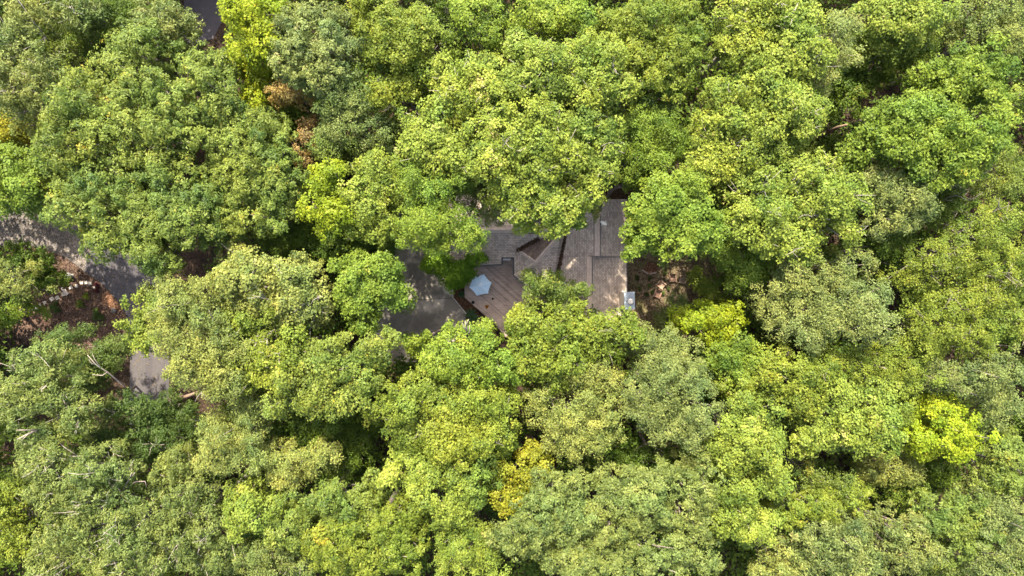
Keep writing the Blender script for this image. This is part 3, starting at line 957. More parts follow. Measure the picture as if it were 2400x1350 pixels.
for a, b2 in zip(dp, dp[1:] + dp[:1]):
    d = b2 - a
    m.box((a + b2) / 2 + Vector((0, 0, -.16)) - Vector((-d.y, d.x, 0)).normalized() * -.05, (d.length, .045, .22), math.atan2(d.y, d.x))
m.obj("rim_joist", DKW, deck)
for (x, y_) in ((1093, 694), (1119, 718), (1160, 756), (1128, 640), (1200, 640), (1230, 690), (1180, 700), (1140, 690)):
    q = P(x, y_, .5) - deck.location
    m = MB(); m.box((q.x, q.y, .42), (.12, .12, .95)); m.obj("post", DKW, deck)

# patio umbrella
uc = P(1125.5, 668, ZD + 2.5); uc.z = ZD
umb = empty("patio_umbrella", uc, "pale blue six-sided patio umbrella standing open on the deck", "umbrella")
def canvas_mat():
    m, t, out = new_mat("pale_blue_canvas")
    b = N(t, "ShaderNodeBsdfPrincipled")
    co = N(t, "ShaderNodeTexCoord").outputs["Object"]
    n1 = noise(t, 3.5, 4, vec=co); n2 = noise(t, 60, 2, vec=co)
    c = ramp(t, n1, [(.3, (.55, .74, .88)), (.7, (.63, .81, .93))])
    c = mixc(t, 1.0, c, ramp(t, n2, [(.3, (.95,) * 3), (.7, (1.04,) * 3)]), 'MULTIPLY')
    oi = N(t, "ShaderNodeObjectInfo")
    c = mixc(t, 1.0, c, ramp(t, oi.outputs["Random"], [(0, (.93, .95, .97)), (1, (1.05, 1.03, 1.01))]), 'MULTIPLY')
    t.links.new(c, b.inputs["Base Color"]); b.inputs["Roughness"].default_value = .8
    tr = N(t, "ShaderNodeBsdfTranslucent"); t.links.new(c, tr.inputs[0])
    mx = N(t, "ShaderNodeMixShader"); mx.inputs[0].default_value = .25
    t.links.new(b.outputs[0], mx.inputs[1]); t.links.new(tr.outputs[0], mx.inputs[2])
    t.links.new(mx.outputs[0], out.inputs[0])
    return m
CANVAS = canvas_mat()
SEAM = simple("paler_canvas_seam", (.80, .88, .92), .8, .06, 6, .05)
UR = 1.36; a0 = math.radians(72)
def upt(a, f, sag=0.0):
    return Vector((UR * f * math.cos(a), UR * f * math.sin(a), 2.62 - .58 * f - sag))
for k in range(6):
    a, b2 = a0 + k * math.pi / 3, a0 + (k + 1) * math.pi / 3
    m = MB(); nr, nc = 7, 8
    vs = []
    for i in range(nr + 1):
        f = .03 + .97 * i / nr
        for j in range(nc + 1):
            s = j / nc
            p = upt(a, f).lerp(upt(b2, f), s)
            q = 4 * s * (1 - s)
            p = p * (1 - .055 * q * f); p.z = upt(a, f).z - .055 * q * f + .012 * math.sin(s * 18) * f
            vs.append(p)
    fs = [(i * (nc + 1) + j, i * (nc + 1) + j + 1, (i + 1) * (nc + 1) + j + 1, (i + 1) * (nc + 1) + j) for i in range(nr) for j in range(nc)]
    me = bpy.data.meshes.new("canopy_panel"); me.from_pydata([v[:] for v in vs], [], fs)
    me.polygons.foreach_set("use_smooth", [True] * len(me.polygons))
    link("canopy_panel", me, CANVAS, umb)
    m = MB(); m.tube([upt(a, .04) + Vector((0, 0, .012)), upt(a, .5) + Vector((0, 0, .014)), upt(a, 1.0) + Vector((0, 0, .012))], .016, 5); m.obj("seam", SEAM, umb)
    m = MB(); m.tube([upt(a, .05) - Vector((0, 0, .05)), upt(a, 1.0) - Vector((0, 0, .03))], .012, 5); m.obj("rib", GUT, umb)
m = MB(); m.lathe([(.21, 2.555), (.20, 2.575), (.05, 2.665), (.03, 2.67)], 12); m.obj("vent_cap", SEAM, umb, True)
m = MB(); m.lathe([(.03, 2.67), (.035, 2.70), (.02, 2.74), (.004, 2.76)], 8); m.obj("finial", GUT, umb, True)
m = MB(); m.tube([(0, 0, .05), (0, 0, 2.62)], .022, 8); m.obj("pole", GUT, umb, True)
m = MB(); m.lathe([(.26, 0.005), (.26, .06), (.05, .09), (.04, .3)], 16); m.obj("base", GUT, umb, True)

# pots
def pot(px, py, r, h, mat, label, soil=None, cat="pot", name="planter_pot"):
    t = empty(name, P(px, py, ZD) + Vector((0, 0, .006)), label, cat)
    m = MB(); m.lathe([(r * .7, 0), (r * .95, h * .9), (r * 1.05, h * .9), (r * 1.05, h), (r * .88, h), (r * .86, h * .86), (.01, h * .86)], 18); m.obj("pot", mat, t, True)
    if soil:
        m = MB(); m.lathe([(r * .86, h * .88), (r * .5, h * .92), (.01, h * .93)], 14); m.obj("soil", soil, t, True)
    return t
BLACK = simple("black_glaze", (.02, .016, .015), .45, .3, 8, .1)
SOIL = simple("dark_soil", (.018, .013, .01), .95, .4, 14, .5)
pot(1109, 708.5, .19, .36, BLACK, "black round planter pot at the corner of the deck", SOIL)
pot(1155, 700, .13, .30, simple("shadow_end_brown", (.05, .035, .028), .5, .3, 8, .1), "made-up small dark pot where the umbrella shadow ends on the deck", SOIL)  # pot added to stand for the dark tip of the umbrella shadow
orange = pot(1141, 718.5, .15, .24, simple("rust_pot", (.22, .09, .04), .7, .2, 8, .1), "orange flowers in a pot on the deck, below the umbrella", SOIL, "flowers", "flower_pot")
rng = np.random.default_rng(77)
LEAF['F'] = leaf_mat("orange_petals", (.55, .20, .010), (.70, .32, .02), .9, .2)
sp = dict(SPEC['maple']); sp.update(l=.075, w=.06, k=7, sp=.03, droop=-.1, jit=.35, den=1900)
build_crown("flowers", np.array([(0, 0, .30, .17), (.13, .05, .27, .13), (-.12, .07, .28, .13), (.03, -.14, .27, .13)]), sp, rng, 'F', orange, (0, 0, 0))

# strap-leaved plants in the mulch below the deck
def fern(seed, px, py, r, label, name="fern"):
    rng_ = random.Random(seed)
    t = empty(name, P(px, py, 0), label, "plant")
    m = MB()
    for k in range(26):
        a = k * 2.4 + rng_.uniform(-.3, .3); L = r * rng_.uniform(.6, 1.1); hgt = rng_.uniform(.35, .75)
        pr_ = Vector((0, 0, .02)); w = .055
        d = Vector((math.cos(a), math.sin(a), 0)); s = Vector((-d.y, d.x, 0))
        pts = [d * L * f + Vector((0, 0, hgt * math.sin(f * 2.5))) for f in (0.02, .3, .6, .85, 1)]
        ws = [.02, w, w * .9, w * .5, .004]
        vs = []
        for p_, w_ in zip(pts, ws):
            vs += [p_ + s * w_, p_ - Vector((0, 0, .012)), p_ - s * w_]
        fs = []
        for i in range(4):
            b_ = i * 3
            fs += [(b_, b_ + 1, b_ + 4, b_ + 3), (b_ + 1, b_ + 2, b_ + 5, b_ + 4)]
        m.add(vs, fs)
    m.obj("fronds", FERN, t)
    return t
FERN = simple("dark_frond", (.035, .075, .022), .5, .3, 6, .1)
fern(1, 1103, 737, 1.0, "dark green arching fern in the mulch below the deck corner")
fern(2, 1111, 745, .8, "smaller dark green fern right of the arching one, against the deck edge")
fern(3, 1083, 690, .55, "slim dark green fern in the mulch left of the umbrella")

# ------------------------------------------------------------------ undergrowth on the forest floor (one mass)
def undergrowth():
    rng = np.random.default_rng(500)
    cs = []; os_ = []; n = 0
    while n < 4600:
        cx_, cy_ = rng.uniform(-150, 2550), rng.uniform(-150, 1500)
        hh = rng.uniform(1.5, 9.0)
        r = rng.uniform(.8, 1.9)
        if clear_dist(cx_, cy_) < 18 + r * 20 + hh * 2: continue
        if 0 < cx_ < 480 and 440 < cy_ < 1000 and hh > 2.5: continue
        n += 1
        q = P(cx_, cy_, hh)
        for _ in range(11):
            d = rng.normal(0, 1, 3); d /= np.linalg.norm(d); d[2] = abs(d[2])
            cs.append((q.x + d[0] * r, q.y + d[1] * r, hh - r + d[2] * r)); o_ = d + np.array([0, 0, .8]); os_.append(o_ / np.linalg.norm(o_))
    sp = dict(l=.46, w=.27, k=5, sp=.30, droop=.2, jit=.4)
    me = leaves_mesh("undergrowth", np.array(cs), np.array(os_), sp, rng, np.full(len(cs), .4), 3)
    LEAFCOUNT[0] += len(cs) * 5
    o = link("undergrowth", me, LEAF['D']); o["kind"] = 'stuff'
    # the forest going on beyond the frame, one mass
    cs = []; os_ = []; n = 0
    while n < 700:
        x, y = rng.uniform(-900, 3300), rng.uniform(-800, 2150)
        if -130 < x < 2530 and -130 < y < 1480: continue
        n += 1
        zt = rng.uniform(14, 20); r = rng.uniform(1.8, 3.4); q = P(x, y, zt)
        for _ in range(34):
            d = rng.normal(0, 1, 3); d /= np.linalg.norm(d); d[2] = abs(d[2]) - .15
            cs.append((q.x + d[0] * r, q.y + d[1] * r, zt - r + d[2] * r)); o_ = d + np.array([0, 0, .8]); os_.append(o_ / np.linalg.norm(o_))
    sp = dict(l=.95, w=.55, k=5, sp=.5, droop=.2, jit=.4)
    me = leaves_mesh("surrounding_forest", np.array(cs), np.array(os_), sp, rng, np.full(len(cs), .45), 3)
    LEAFCOUNT[0] += len(cs) * 5
    o = link("surrounding_forest", me, LEAF['G']); o["kind"] = 'stuff'
undergrowth()
litter("fallen_leaves", on_poly([(0, 470), (330, 590), (390, 700), (390, 920), (300, 920), (290, 760), (60, 700), (0, 570)]), 420, lambda x, y: .03, 41, 'T', .14)
litter("fallen_leaves", on_poly([(1465, 570), (1700, 570), (1700, 760), (1465, 760)]), 1500, lambda x, y: .03, 42, 'V', .16)
litter("fallen_leaves", on_poly([(60, 580), (180, 620), (290, 730), (290, 800), (100, 790)]), 1400, lambda x, y: .03, 43, 'V', .14)
litter("fallen_leaves", on_poly([(1063, 660), (1088, 660), (1090, 700), (1115, 735), (1095, 740), (1064, 700)]), 420, lambda x, y: .04, 44, 'V', .14)
# ------------------------------------------------------------------ TREES: height, leaf habit, colour, label, crown outline in photograph pixels
_n = [1000]
def t(T, spec, key, label, blobs, **kw):
    _n[0] += 1
    return tree(_n[0], T, spec, key, label, blobs, **kw)
U = dict(name="young_tree", group="young trees of the lower storey", depth=3.0, limbs=4, dens=1.15)

# --- upper left
t(22, 'willow', 'S', "pale sage-green tree filling the upper left edge of the photo", [(55, 130, 85, 75), (35, 215, 70, 60), (110, 205, 55, 60), (70, 40, 60, 50)], bark=BARK_PALE, twigs=2)
t(21, 'willow', 'P', "grey-green tree with pale bare twigs at the top edge, second from the upper left corner", [(175, 10, 85, 45), (200, 35, 45, 35)], bark=BARK_PALE, twigs=3)
t(20, 'fine', 'X', "small yellowish-green crown squeezed between the pale sage tree and the giant oak", [(130, 120, 48, 50)])
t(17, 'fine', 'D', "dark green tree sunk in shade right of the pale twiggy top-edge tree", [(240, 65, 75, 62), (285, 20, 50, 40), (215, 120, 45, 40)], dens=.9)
t(20, 'willow', 'S', "dull olive-sage tree hanging over the shaded asphalt at the top edge", [(375, 35, 75, 55), (420, 45, 48, 30), (400, 80, 60, 38), (340, 70, 40, 40)])
t(22, 'oak', 'G', "topmost crown of the big tufted mid-green oaks at left", [(300, 130, 85, 72), (360, 95, 50, 45)], name="oak_tree")
t(23, 'oak', 'G', "big tufted oak at the left with its western boughs over the shaded yellow corner", [(205, 240, 88, 82), (160, 330, 80, 80), (250, 330, 80, 72)], name="oak_tree", limbs=7)
t(24, 'oak', 'G', "tallest tufted green oak in the middle of the left-hand oak group", [(365, 225, 100, 95), (330, 330, 90, 80), (430, 290, 75, 70)], name="oak_tree", limbs=7, depth=4.5)
t(22, 'oak', 'G', "tufted oak with yellowing upper edge beside the narrow dark gap at upper left", [(495, 210, 72, 82), (470, 145, 60, 48), (530, 270, 55, 50)], name="oak_tree")
t(23, 'oak', 'G', "broad tufted oak whose lower boughs spread over the gravel drive", [(225, 430, 118, 85), (180, 500, 75, 55), (290, 500, 95, 70), (250, 560, 70, 50)], name="oak_tree", limbs=7)
t(23, 'oak', 'G', "tufted oak whose lower boughs reach over the grey asphalt bend", [(410, 430, 110, 85), (380, 520, 95, 72), (350, 580, 65, 50), (460, 520, 70, 60), (368, 610, 46, 34)], name="oak_tree", limbs=7)
t(22, 'oak', 'G', "tufted blue-tinged oak left of the rust-coloured sapling", [(565, 330, 75, 72), (620, 400, 85, 80), (540, 430, 65, 65)], name="oak_tree", limbs=6)
t(21, 'oak', 'G', "tufted oak forming the lower right end of the left oak group", [(610, 500, 85, 60), (530, 520, 60, 55), (665, 460, 45, 50)], name="oak_tree")
t(15, 'maple', 'A', "small amber-yellow tree at the left edge below the pale sage tree", [(5, 305, 42, 42)], depth=4)
t(19, 'maple', 'B', "fresh green tree at the left edge just above the gravel drive", [(35, 400, 80, 62), (30, 465, 75, 48), (100, 455, 40, 38)], base=(60, 430))
t(16, 'fine', 'P', "grey-green half-shaded tree between the amber tree and the oaks at the left edge", [(80, 270, 58, 55)], dens=.9)
# --- top middle left
t(22, 'maple', 'Z', "brilliant yellow-lime tree at the top edge right of the shaded asphalt", [(590, 30, 68, 52), (610, 95, 58, 52), (550, 10, 45, 40)])
t(18, 'maple', 'Z', "yellow-green tree below the brilliant yellow-lime one, half in its shade", [(590, 175, 50, 55), (560, 130, 32, 34), (595, 235, 38, 36)])
t(22, 'oak', 'S', "tufted grey-green oak at the top, left of the lime-tinted crowns", [(730, 75, 88, 75), (690, 140, 60, 55), (790, 120, 62, 60), (740, 180, 65, 40), (660, 60, 40, 50)], name="oak_tree", limbs=7)
t(19, 'willow', 'T', "feathery tan-orange crown among the green oaks", [(682, 212, 42, 34), (660, 220, 26, 22)], depth=3.5)
t(18, 'maple', 'R', "thin rust-brown sapling with dying leaves below the feathery tan crown", [(715, 290, 24, 24), (724, 330, 26, 30), (708, 370, 24, 26)], depth=4, dens=.8)
t(15, 'fine', 'D', "shadowy green tree behind the rust-brown sapling and the tan crown", [(690, 285, 45, 42), (740, 390, 45, 42), (665, 255, 40, 30), (725, 250, 34, 34)], depth=4)
t(20, 'oak', 'G', "tufted oak squeezed between the yellow-green tree and the rust-brown sapling", [(650, 330, 45, 50), (615, 280, 36, 36)], name="oak_tree")
t(20, 'fine', 'P', "fine-leaved dull green tree below the lime crown, right of the tan one", [(810, 230, 62, 52), (850, 290, 72, 62), (775, 300, 45, 55)], lobe=.9)
t(18, 'fine', 'G', "small green tree with a yellow lower tip right of the rust-brown sapling", [(775, 350, 42, 40), (825, 345, 34, 30)])
t(22, 'maple', 'X', "olive-lime tree with pointed clusters at the top, right of the grey-green oak", [(935, 55, 70, 55), (890, 95, 55, 48), (1010, 95, 62, 55), (930, 120, 60, 40)])
t(21, 'tulip', 'X', "olive-lime tree below the pointed-cluster one, left of the giant speckled crown", [(925, 195, 60, 50), (985, 180, 50, 45), (890, 225, 40, 35)], twigs=1)
t(19, 'oak', 'X', "dull olive tree cut by the top edge between two lime crowns", [(865, 8, 55, 45), (840, 45, 30, 30)], name="oak_tree")
t(17, 'fine', 'D', "dark twiggy tree at the top edge beside the fresh green crown", [(1045, 18, 42, 40)], dens=.7, twigs=2)
t(22, 'maple', 'B', "fresh green drooping crown at the top edge, left of the black gap with bare boughs", [(1115, 20, 62, 45), (1130, 75, 50, 35)], lobe=1.2)
t(22, 'maple', 'B', "deeper green drooping crown at the top edge, right of the black gap with bare boughs", [(1265, 40, 65, 52), (1335, 30, 55, 50)], lobe=1.2)
# --- giant speckled crowns above the house
TW = dict(name="tulip_tree", twigs=2, bark=BARK_PALE)
t(24, 'tulip', 'L', "pale-speckled lime tree on the upper left of the giant group above the house", [(1110, 190, 85, 75), (1060, 250, 60, 55)], **TW)
t(25, 'tulip', 'L', "pale-speckled lime tree at the top centre of the giant group above the house", [(1225, 130, 62, 55), (1290, 170, 85, 75), (1230, 220, 75, 65)], limbs=7, **TW)
t(24, 'tulip', 'L', "pale-speckled lime tree bordering the olive oak at the top", [(1390, 130, 68, 60), (1420, 190, 68, 68), (1370, 240, 65, 55)], **TW)
t(23, 'tulip', 'L', "lime tree on the left flank of the giant group, above the pale rounded tree", [(1010, 300, 70, 62), (1060, 370, 85, 72), (985, 330, 50, 45)], limbs=6, **TW)
t(25.5, 'tulip', 'L', "tallest pale-speckled lime tree directly above the house roof", [(1180, 310, 95, 85), (1280, 320, 90, 80), (1210, 400, 95, 70)], limbs=8, **TW)
t(24, 'tulip', 'L', "lime tree on the right flank of the giant group, above the satellite dish", [(1380, 320, 75, 72), (1390, 400, 62, 62), (1360, 460, 60, 45)], limbs=6, **TW)
t(24, 'tulip', 'L', "bright lime tree whose ragged lower edge hangs over the roof valley", [(1250, 470, 80, 62), (1290, 525, 52, 36), (1210, 505, 40, 38), (1345, 495, 46, 40), (1185, 440, 50, 45)], limbs=6, **TW)
t(15, 'maple', 'O', "small yellowing crown tip right beside the satellite dish", [(1392, 490, 24, 24), (1400, 470, 20, 22)], depth=2.5)
t(22, 'oak', 'X', "broad olive-tufted oak at the top edge right of the giant lime group", [(1470, 60, 80, 62), (1560, 50, 85, 65), (1500, 140, 85, 65), (1600, 120, 68, 68), (1560, 190, 72, 52)], name="oak_tree", limbs=8)
t(19, 'oak', 'G', "half-shaded green oak under the lower rim of the olive-tufted oak", [(1450, 220, 45, 40), (1540, 245, 50, 38)], name="oak_tree")
t(20, 'fine', 'B', "blue-tinged green rounded tree between the two giant lime groups", [(1480, 310, 68, 60), (1550, 330, 62, 60), (1500, 385, 65, 42), (1530, 280, 45, 36)])
# --- upper right
t(23, 'tulip', 'L', "bright lime tree at the top edge right of the olive-tufted oak", [(1755, 45, 68, 60), (1735, 100, 42, 42), (1815, 20, 50, 45)], **TW)
t(24, 'tulip', 'L', "bright lime tree left of the sage patch in the upper right", [(1860, 70, 75, 70), (1830, 150, 75, 60), (1900, 140, 55, 55)], limbs=6, **TW)
t(23, 'fine', 'S', "sage-green patch of crown between two lime trees in the upper right", [(1970, 70, 45, 52), (1965, 135, 40, 45), (1930, 180, 34, 34)], lobe=1.0)
t(24, 'tulip', 'L', "bright lime tree left of the shaded hollow with the leaning trunk", [(1770, 220, 78, 72), (1860, 240, 72, 58), (1900, 275, 38, 42), (1820, 300, 65, 52)], limbs=7, **TW)
t(22, 'tulip', 'L', "lime tree over the yard side, left of the leaning trunk's gap", [(1690, 300, 55, 60), (1740, 370, 78, 60), (1670, 390, 55, 52), (1840, 360, 50, 40)], limbs=6, **TW)
t(22, 'maple', 'L', "lime tree with a scalloped right edge at the top, right of the sage patch", [(2080, 25, 72, 48), (2160, 20, 62, 48), (2110, 70, 62, 40), (2210, 40, 36, 36)])
t(19, 'maple', 'X', "half-shaded olive-lime tree under the scalloped top-edge crown", [(2090, 120, 72, 40), (2160, 110, 48, 40), (2035, 100, 34, 40)])
t(15, 'maple', 'D', "deep green tree down in the shaded hollow of the upper right", [(2000, 190, 52, 45), (1985, 245, 38, 36), (2050, 170, 40, 36)], depth=4)
t(20, 'fine', 'P', "grey-green tree in the upper right corner", [(2320, 40, 72, 55), (2370, 90, 48, 52), (2290, 75, 40, 36)])
t(22, 'tulip', 'B', "fresh green tree right of the shaded hollow, below the grey-green corner tree", [(2200, 165, 55, 42), (2280, 150, 62, 52), (2340, 190, 55, 55), (2260, 210, 60, 48)], limbs=6)
t(23, 'tulip', 'B', "broad bright green tree right of the leaning brown trunk", [(2090, 290, 75, 50), (2170, 260, 75, 55), (2070, 345, 62, 42), (2150, 340, 75, 52)], limbs=7)
t(23, 'tulip', 'B', "sunlit green-lime tree low in the upper right, touching the sage oak below", [(2240, 330, 75, 65), (2320, 310, 62, 58), (2190, 395, 52, 42), (2280, 380, 62, 45)], limbs=7)
t(20, 'maple', 'L', "lime crown cut off by the right edge near the top", [(2392, 240, 36, 45)])
t(18, 'fine', 'G', "small dark olive tree cut off by the right edge above the twiggy green tree", [(2370, 395, 60, 50), (2330, 440, 45, 36)], dens=.9)
t(21, 'willow', 'S', "long-leaved sage oak with drooping tufts in the right of the photo", [(2060, 440, 62, 58), (2130, 460, 72, 65), (2085, 520, 72, 42), (2170, 410, 40, 36)], limbs=6, name="oak_tree")
t(18, 'fine', 'D', "twiggy dark green tree right of the long-leaved sage oak", [(2230, 460, 45, 60), (2250, 540, 50, 48)], dens=.8, twigs=3, bark=BARK_PALE)
# --- right of the house
t(23, 'tulip', 'L', "lime tree with pale flecks left of the long-leaved sage oak", [(1900, 410, 85, 62), (1960, 470, 68, 62), (1880, 490, 72, 52), (1990, 540, 45, 38)], limbs=7, **TW)
t(23, 'tulip', 'L', "lime tree between the bright green crown and the pale-flecked one", [(1780, 450, 70, 62), (1820, 530, 70, 55), (1750, 520, 50, 50), (1880, 570, 60, 45)], limbs=7, **TW)
t(23, 'tulip', 'B', "brightest green crown overhanging the right edge of the house roof", [(1560, 470, 90, 70), (1545, 545, 85, 55), (1640, 520, 75, 70), (1580, 590, 50, 32), (1610, 430, 60, 40), (1500, 500, 36, 34), (1480, 590, 24, 20)], limbs=8, depth=5)
t(16, 'fine', 'B', "small shaded green tree above the brightest green crown, at the black gap", [(1490, 425, 46, 32), (1420, 425, 32, 24)], depth=3)
t(18, 'fine', 'B', "green tree right of the yard beneath the lime crowns", [(1740, 600, 52, 45), (1700, 570, 45, 40), (1760, 650, 46, 36)], base=(1735, 600))
t(21, 'fine', 'S', "pale sage tree with soft rounded tufts right of the yard, upper of two", [(1890, 660, 70, 60), (1840, 700, 62, 55), (1960, 660, 55, 45), (2010, 615, 50, 40)], limbs=7)
t(22, 'fine', 'S', "pale sage tree with soft rounded tufts right of the yard, lower of two", [(1980, 740, 85, 62), (1900, 770, 68, 50), (2040, 700, 50, 48), (2040, 770, 40, 40)], limbs=7)
t(17, 'fine', 'D', "dark green tree in shade under the bright lime crowns, above the pale sage pair", [(1930, 600, 45, 32), (2080, 580, 50, 42)], dens=.9)
t(21, 'fine', 'X', "twiggy green tree with yellow flecks at the right, upper of three", [(2230, 610, 75, 55), (2310, 560, 65, 58), (2350, 500, 50, 48), (2160, 640, 45, 45)], limbs=7, twigs=2)
t(21, 'fine', 'X', "twiggy green tree with yellow flecks at the right edge, middle of three", [(2350, 660, 70, 62), (2280, 700, 62, 55), (2370, 590, 45, 40)], limbs=6, twigs=2)
t(21, 'fine', 'X', "twiggy green tree with yellow flecks at the right, lowest of three", [(2210, 740, 75, 62), (2300, 790, 72, 58), (2180, 810, 52, 45), (2370, 760, 50, 50)], limbs=7, twigs=2)
t(16, 'maple', 'Z', "small yellow-lime tree right of the yard, among grey-green crowns", [(1650, 745, 50, 36), (1710, 740, 46, 34), (1690, 785, 44, 34), (1610, 755, 30, 24)], depth=3.5)
t(10, 'maple', 'X', "low olive-green tree in shade at the right end of the yard", [(1650, 660, 42, 36), (1680, 700, 36, 30)], name="young_tree", depth=3, limbs=4)
t(11, 'fine', 'P', "low grey-green bush-like tree right of the chimney, over the chairs", [(1575, 735, 42, 36), (1560, 765, 40, 28), (1600, 700, 18, 18)], name="young_tree", depth=3, limbs=4)
t(21, 'fine', 'S', "round grey-sage tree right below the chimney, fine-leaved like felt", [(1570, 850, 75, 70), (1600, 930, 88, 80), (1530, 930, 70, 75), (1620, 1010, 62, 42), (1550, 1010, 60, 42), (1500, 800, 40, 40)], limbs=8, lobe=.95)
t(18, 'maple', 'B', "mid-green tree right of the round grey-sage tree, below the small yellow-lime one", [(1740, 830, 58, 48), (1690, 860, 48, 45), (1760, 890, 55, 45)])
# --- below the house
t(18, 'fine', 'G', "dark green tree in shade covering the lower left of the house roof", [(1270, 660, 58, 40), (1330, 690, 58, 42), (1240, 700, 42, 36), (1370, 680, 28, 20)], depth=4, lobe=.9)
t(20, 'tulip', 'X', "olive-gold sunlit tree directly below the deck and roof", [(1270, 780, 75, 62), (1310, 850, 85, 65), (1240, 850, 50, 55), (1350, 760, 60, 48), (1208, 768, 34, 36), (1212, 730, 20, 22)], limbs=7, twigs=1)
t(20, 'tulip', 'X', "olive-gold tree reaching up to the foot of the metal chimney cap", [(1440, 760, 60, 38), (1400, 800, 55, 45), (1480, 780, 32, 34)], twigs=1)
t(20, 'fine', 'O', "mottled olive-gold tree between the grey-sage round tree and the yellow-lime mass", [(1320, 960, 80, 70), (1390, 900, 62, 58), (1410, 990, 70, 65), (1330, 1040, 62, 40)], limbs=7)
t(19, 'maple', 'A', "amber-yellow autumn crown at the lower right of the yellow-lime mass", [(1230, 1110, 58, 55), (1200, 1165, 45, 42), (1265, 1080, 34, 36)])
t(21, 'maple', 'B', "vivid green lobed tree reaching up to the deck's lower corner", [(1070, 800, 62, 52), (1130, 790, 48, 45), (1100, 860, 72, 60), (1180, 860, 50, 45), (1020, 850, 45, 42)], lobe=1.2, limbs=7)
t(15, 'maple', 'B', "small green crown by the driveway's dark lower edge, separated by a black slit", [(1000, 805, 42, 28), (960, 800, 28, 18)], depth=3)
t(21, 'maple', 'X', "yellow-lime tree on the upper left of the mass below the deck", [(930, 960, 68, 62), (990, 920, 62, 52), (970, 1020, 70, 55)], twigs=1)
t(22, 'maple', 'X', "yellow-lime tree in the middle of the mass below the deck", [(1070, 970, 82, 65), (1140, 940, 62, 55), (1060, 1050, 82, 62), (1150, 1020, 65, 60)], limbs=8, twigs=1)
t(21, 'maple', 'L', "yellow-lime tree at the lower tip of the mass below the deck", [(960, 1110, 72, 55), (1040, 1140, 78, 60), (1110, 1130, 62, 60), (1060, 1210, 55, 38)], limbs=7)
# --- left of the driveway
t(21, 'tulip', 'B', "bright green tree whose right edge borders the concrete driveway", [(890, 640, 72, 55), (850, 700, 65, 58), (920, 690, 48, 45), (820, 640, 45, 48), (850, 760, 40, 36)], limbs=7)
t(22, 'maple', 'G', "broad green tree below the driveway-side tree, lower left of the driveway", [(760, 850, 80, 60), (700, 920, 72, 62), (830, 880, 62, 52), (770, 945, 70, 40), (880, 825, 52, 48), (905, 800, 36, 30)], limbs=8)
t(23, 'fine', 'B', "pale rounded tree left of the roof, its lower edge bright over the driveway", [(1020, 440, 80, 62), (1045, 520, 85, 62), (985, 530, 60, 52), (1090, 555, 48, 38), (1115, 550, 34, 24), (970, 400, 45, 40), (1020, 575, 48, 28)], limbs=8, lobe=1.0, depth=4.5)
t(21, 'maple', 'Z', "yellow tree left of the pale rounded one, above the dark hollow", [(765, 420, 50, 42), (745, 480, 42, 42), (805, 490, 45, 48), (770, 530, 36, 26)])
t(21, 'maple', 'L', "green-lime tree wedged between the yellow tree and the pale rounded tree", [(870, 390, 55, 42), (880, 450, 62, 52), (860, 510, 52, 45), (900, 540, 40, 34)])
t(19, 'fine', 'S', "small sage crown touching the roof right of the pale rounded tree", [(1140, 465, 48, 45), (1155, 500, 36, 28), (1120, 430, 34, 28)], depth=3.5)
t(7, 'maple', 'J', "low layered dark green tree at the corner between driveway and deck", [(1060, 630, 55, 36), (1015, 612, 38, 26), (1100, 618, 36, 30), (1065, 652, 38, 24), (1120, 600, 24, 22)], name="young_tree", depth=2, limbs=5, dens=1.6)
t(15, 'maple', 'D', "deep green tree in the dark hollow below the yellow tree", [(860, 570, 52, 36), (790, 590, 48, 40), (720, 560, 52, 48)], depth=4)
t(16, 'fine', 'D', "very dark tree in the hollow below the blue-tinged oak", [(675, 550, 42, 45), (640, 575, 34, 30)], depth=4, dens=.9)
t(22, 'tulip', 'O', "olive-gold tree with bare twigs in the middle of the left half, upper of the pair", [(560, 620, 72, 52), (620, 680, 82, 68), (700, 660, 60, 60), (540, 680, 52, 55), (690, 730, 60, 52)], limbs=8, twigs=3, bark=BARK_PALE)
t(22, 'tulip', 'X', "olive-gold tree with bare twigs in the middle of the left half, lower of the pair", [(640, 780, 72, 62), (590, 850, 68, 60), (650, 870, 52, 50), (560, 760, 45, 50)], limbs=7, twigs=3, bark=BARK_PALE)
t(23, 'fine', 'O', "large pale gold-green tree right of the asphalt road at left", [(470, 700, 85, 62), (440, 780, 92, 70), (500, 830, 92, 72), (430, 860, 55, 55), (520, 900, 62, 52), (400, 720, 52, 50), (375, 660, 42, 38)], limbs=9, twigs=1, lobe=1.0)
t(18, 'maple', 'L', "bright lime crown fringing the road's right side, left of the pale gold-green tree", [(345, 700, 46, 40), (315, 760, 42, 42), (345, 800, 46, 40), (370, 740, 40, 40)], depth=4, base=(402, 750))
t(20, 'fine', 'O', "tan-gold tree in the lower left, above the smaller oval tan crown", [(530, 1010, 75, 50), (560, 1060, 75, 52), (500, 1080, 48, 42), (590, 960, 48, 38)], limbs=6, lobe=.95)
t(19, 'fine', 'O', "oval tan-gold crown alone below a dark gap in the lower left", [(705, 1085, 78, 46), (665, 1105, 48, 40), (745, 1060, 45, 30)], lobe=.85, depth=4)
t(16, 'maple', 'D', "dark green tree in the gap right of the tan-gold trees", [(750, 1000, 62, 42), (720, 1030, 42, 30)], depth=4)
t(14, 'fine', 'D', "deep shaded tree beside the black gap below the broad green tree", [(830, 1040, 46, 50), (800, 1100, 40, 36)], depth=4)
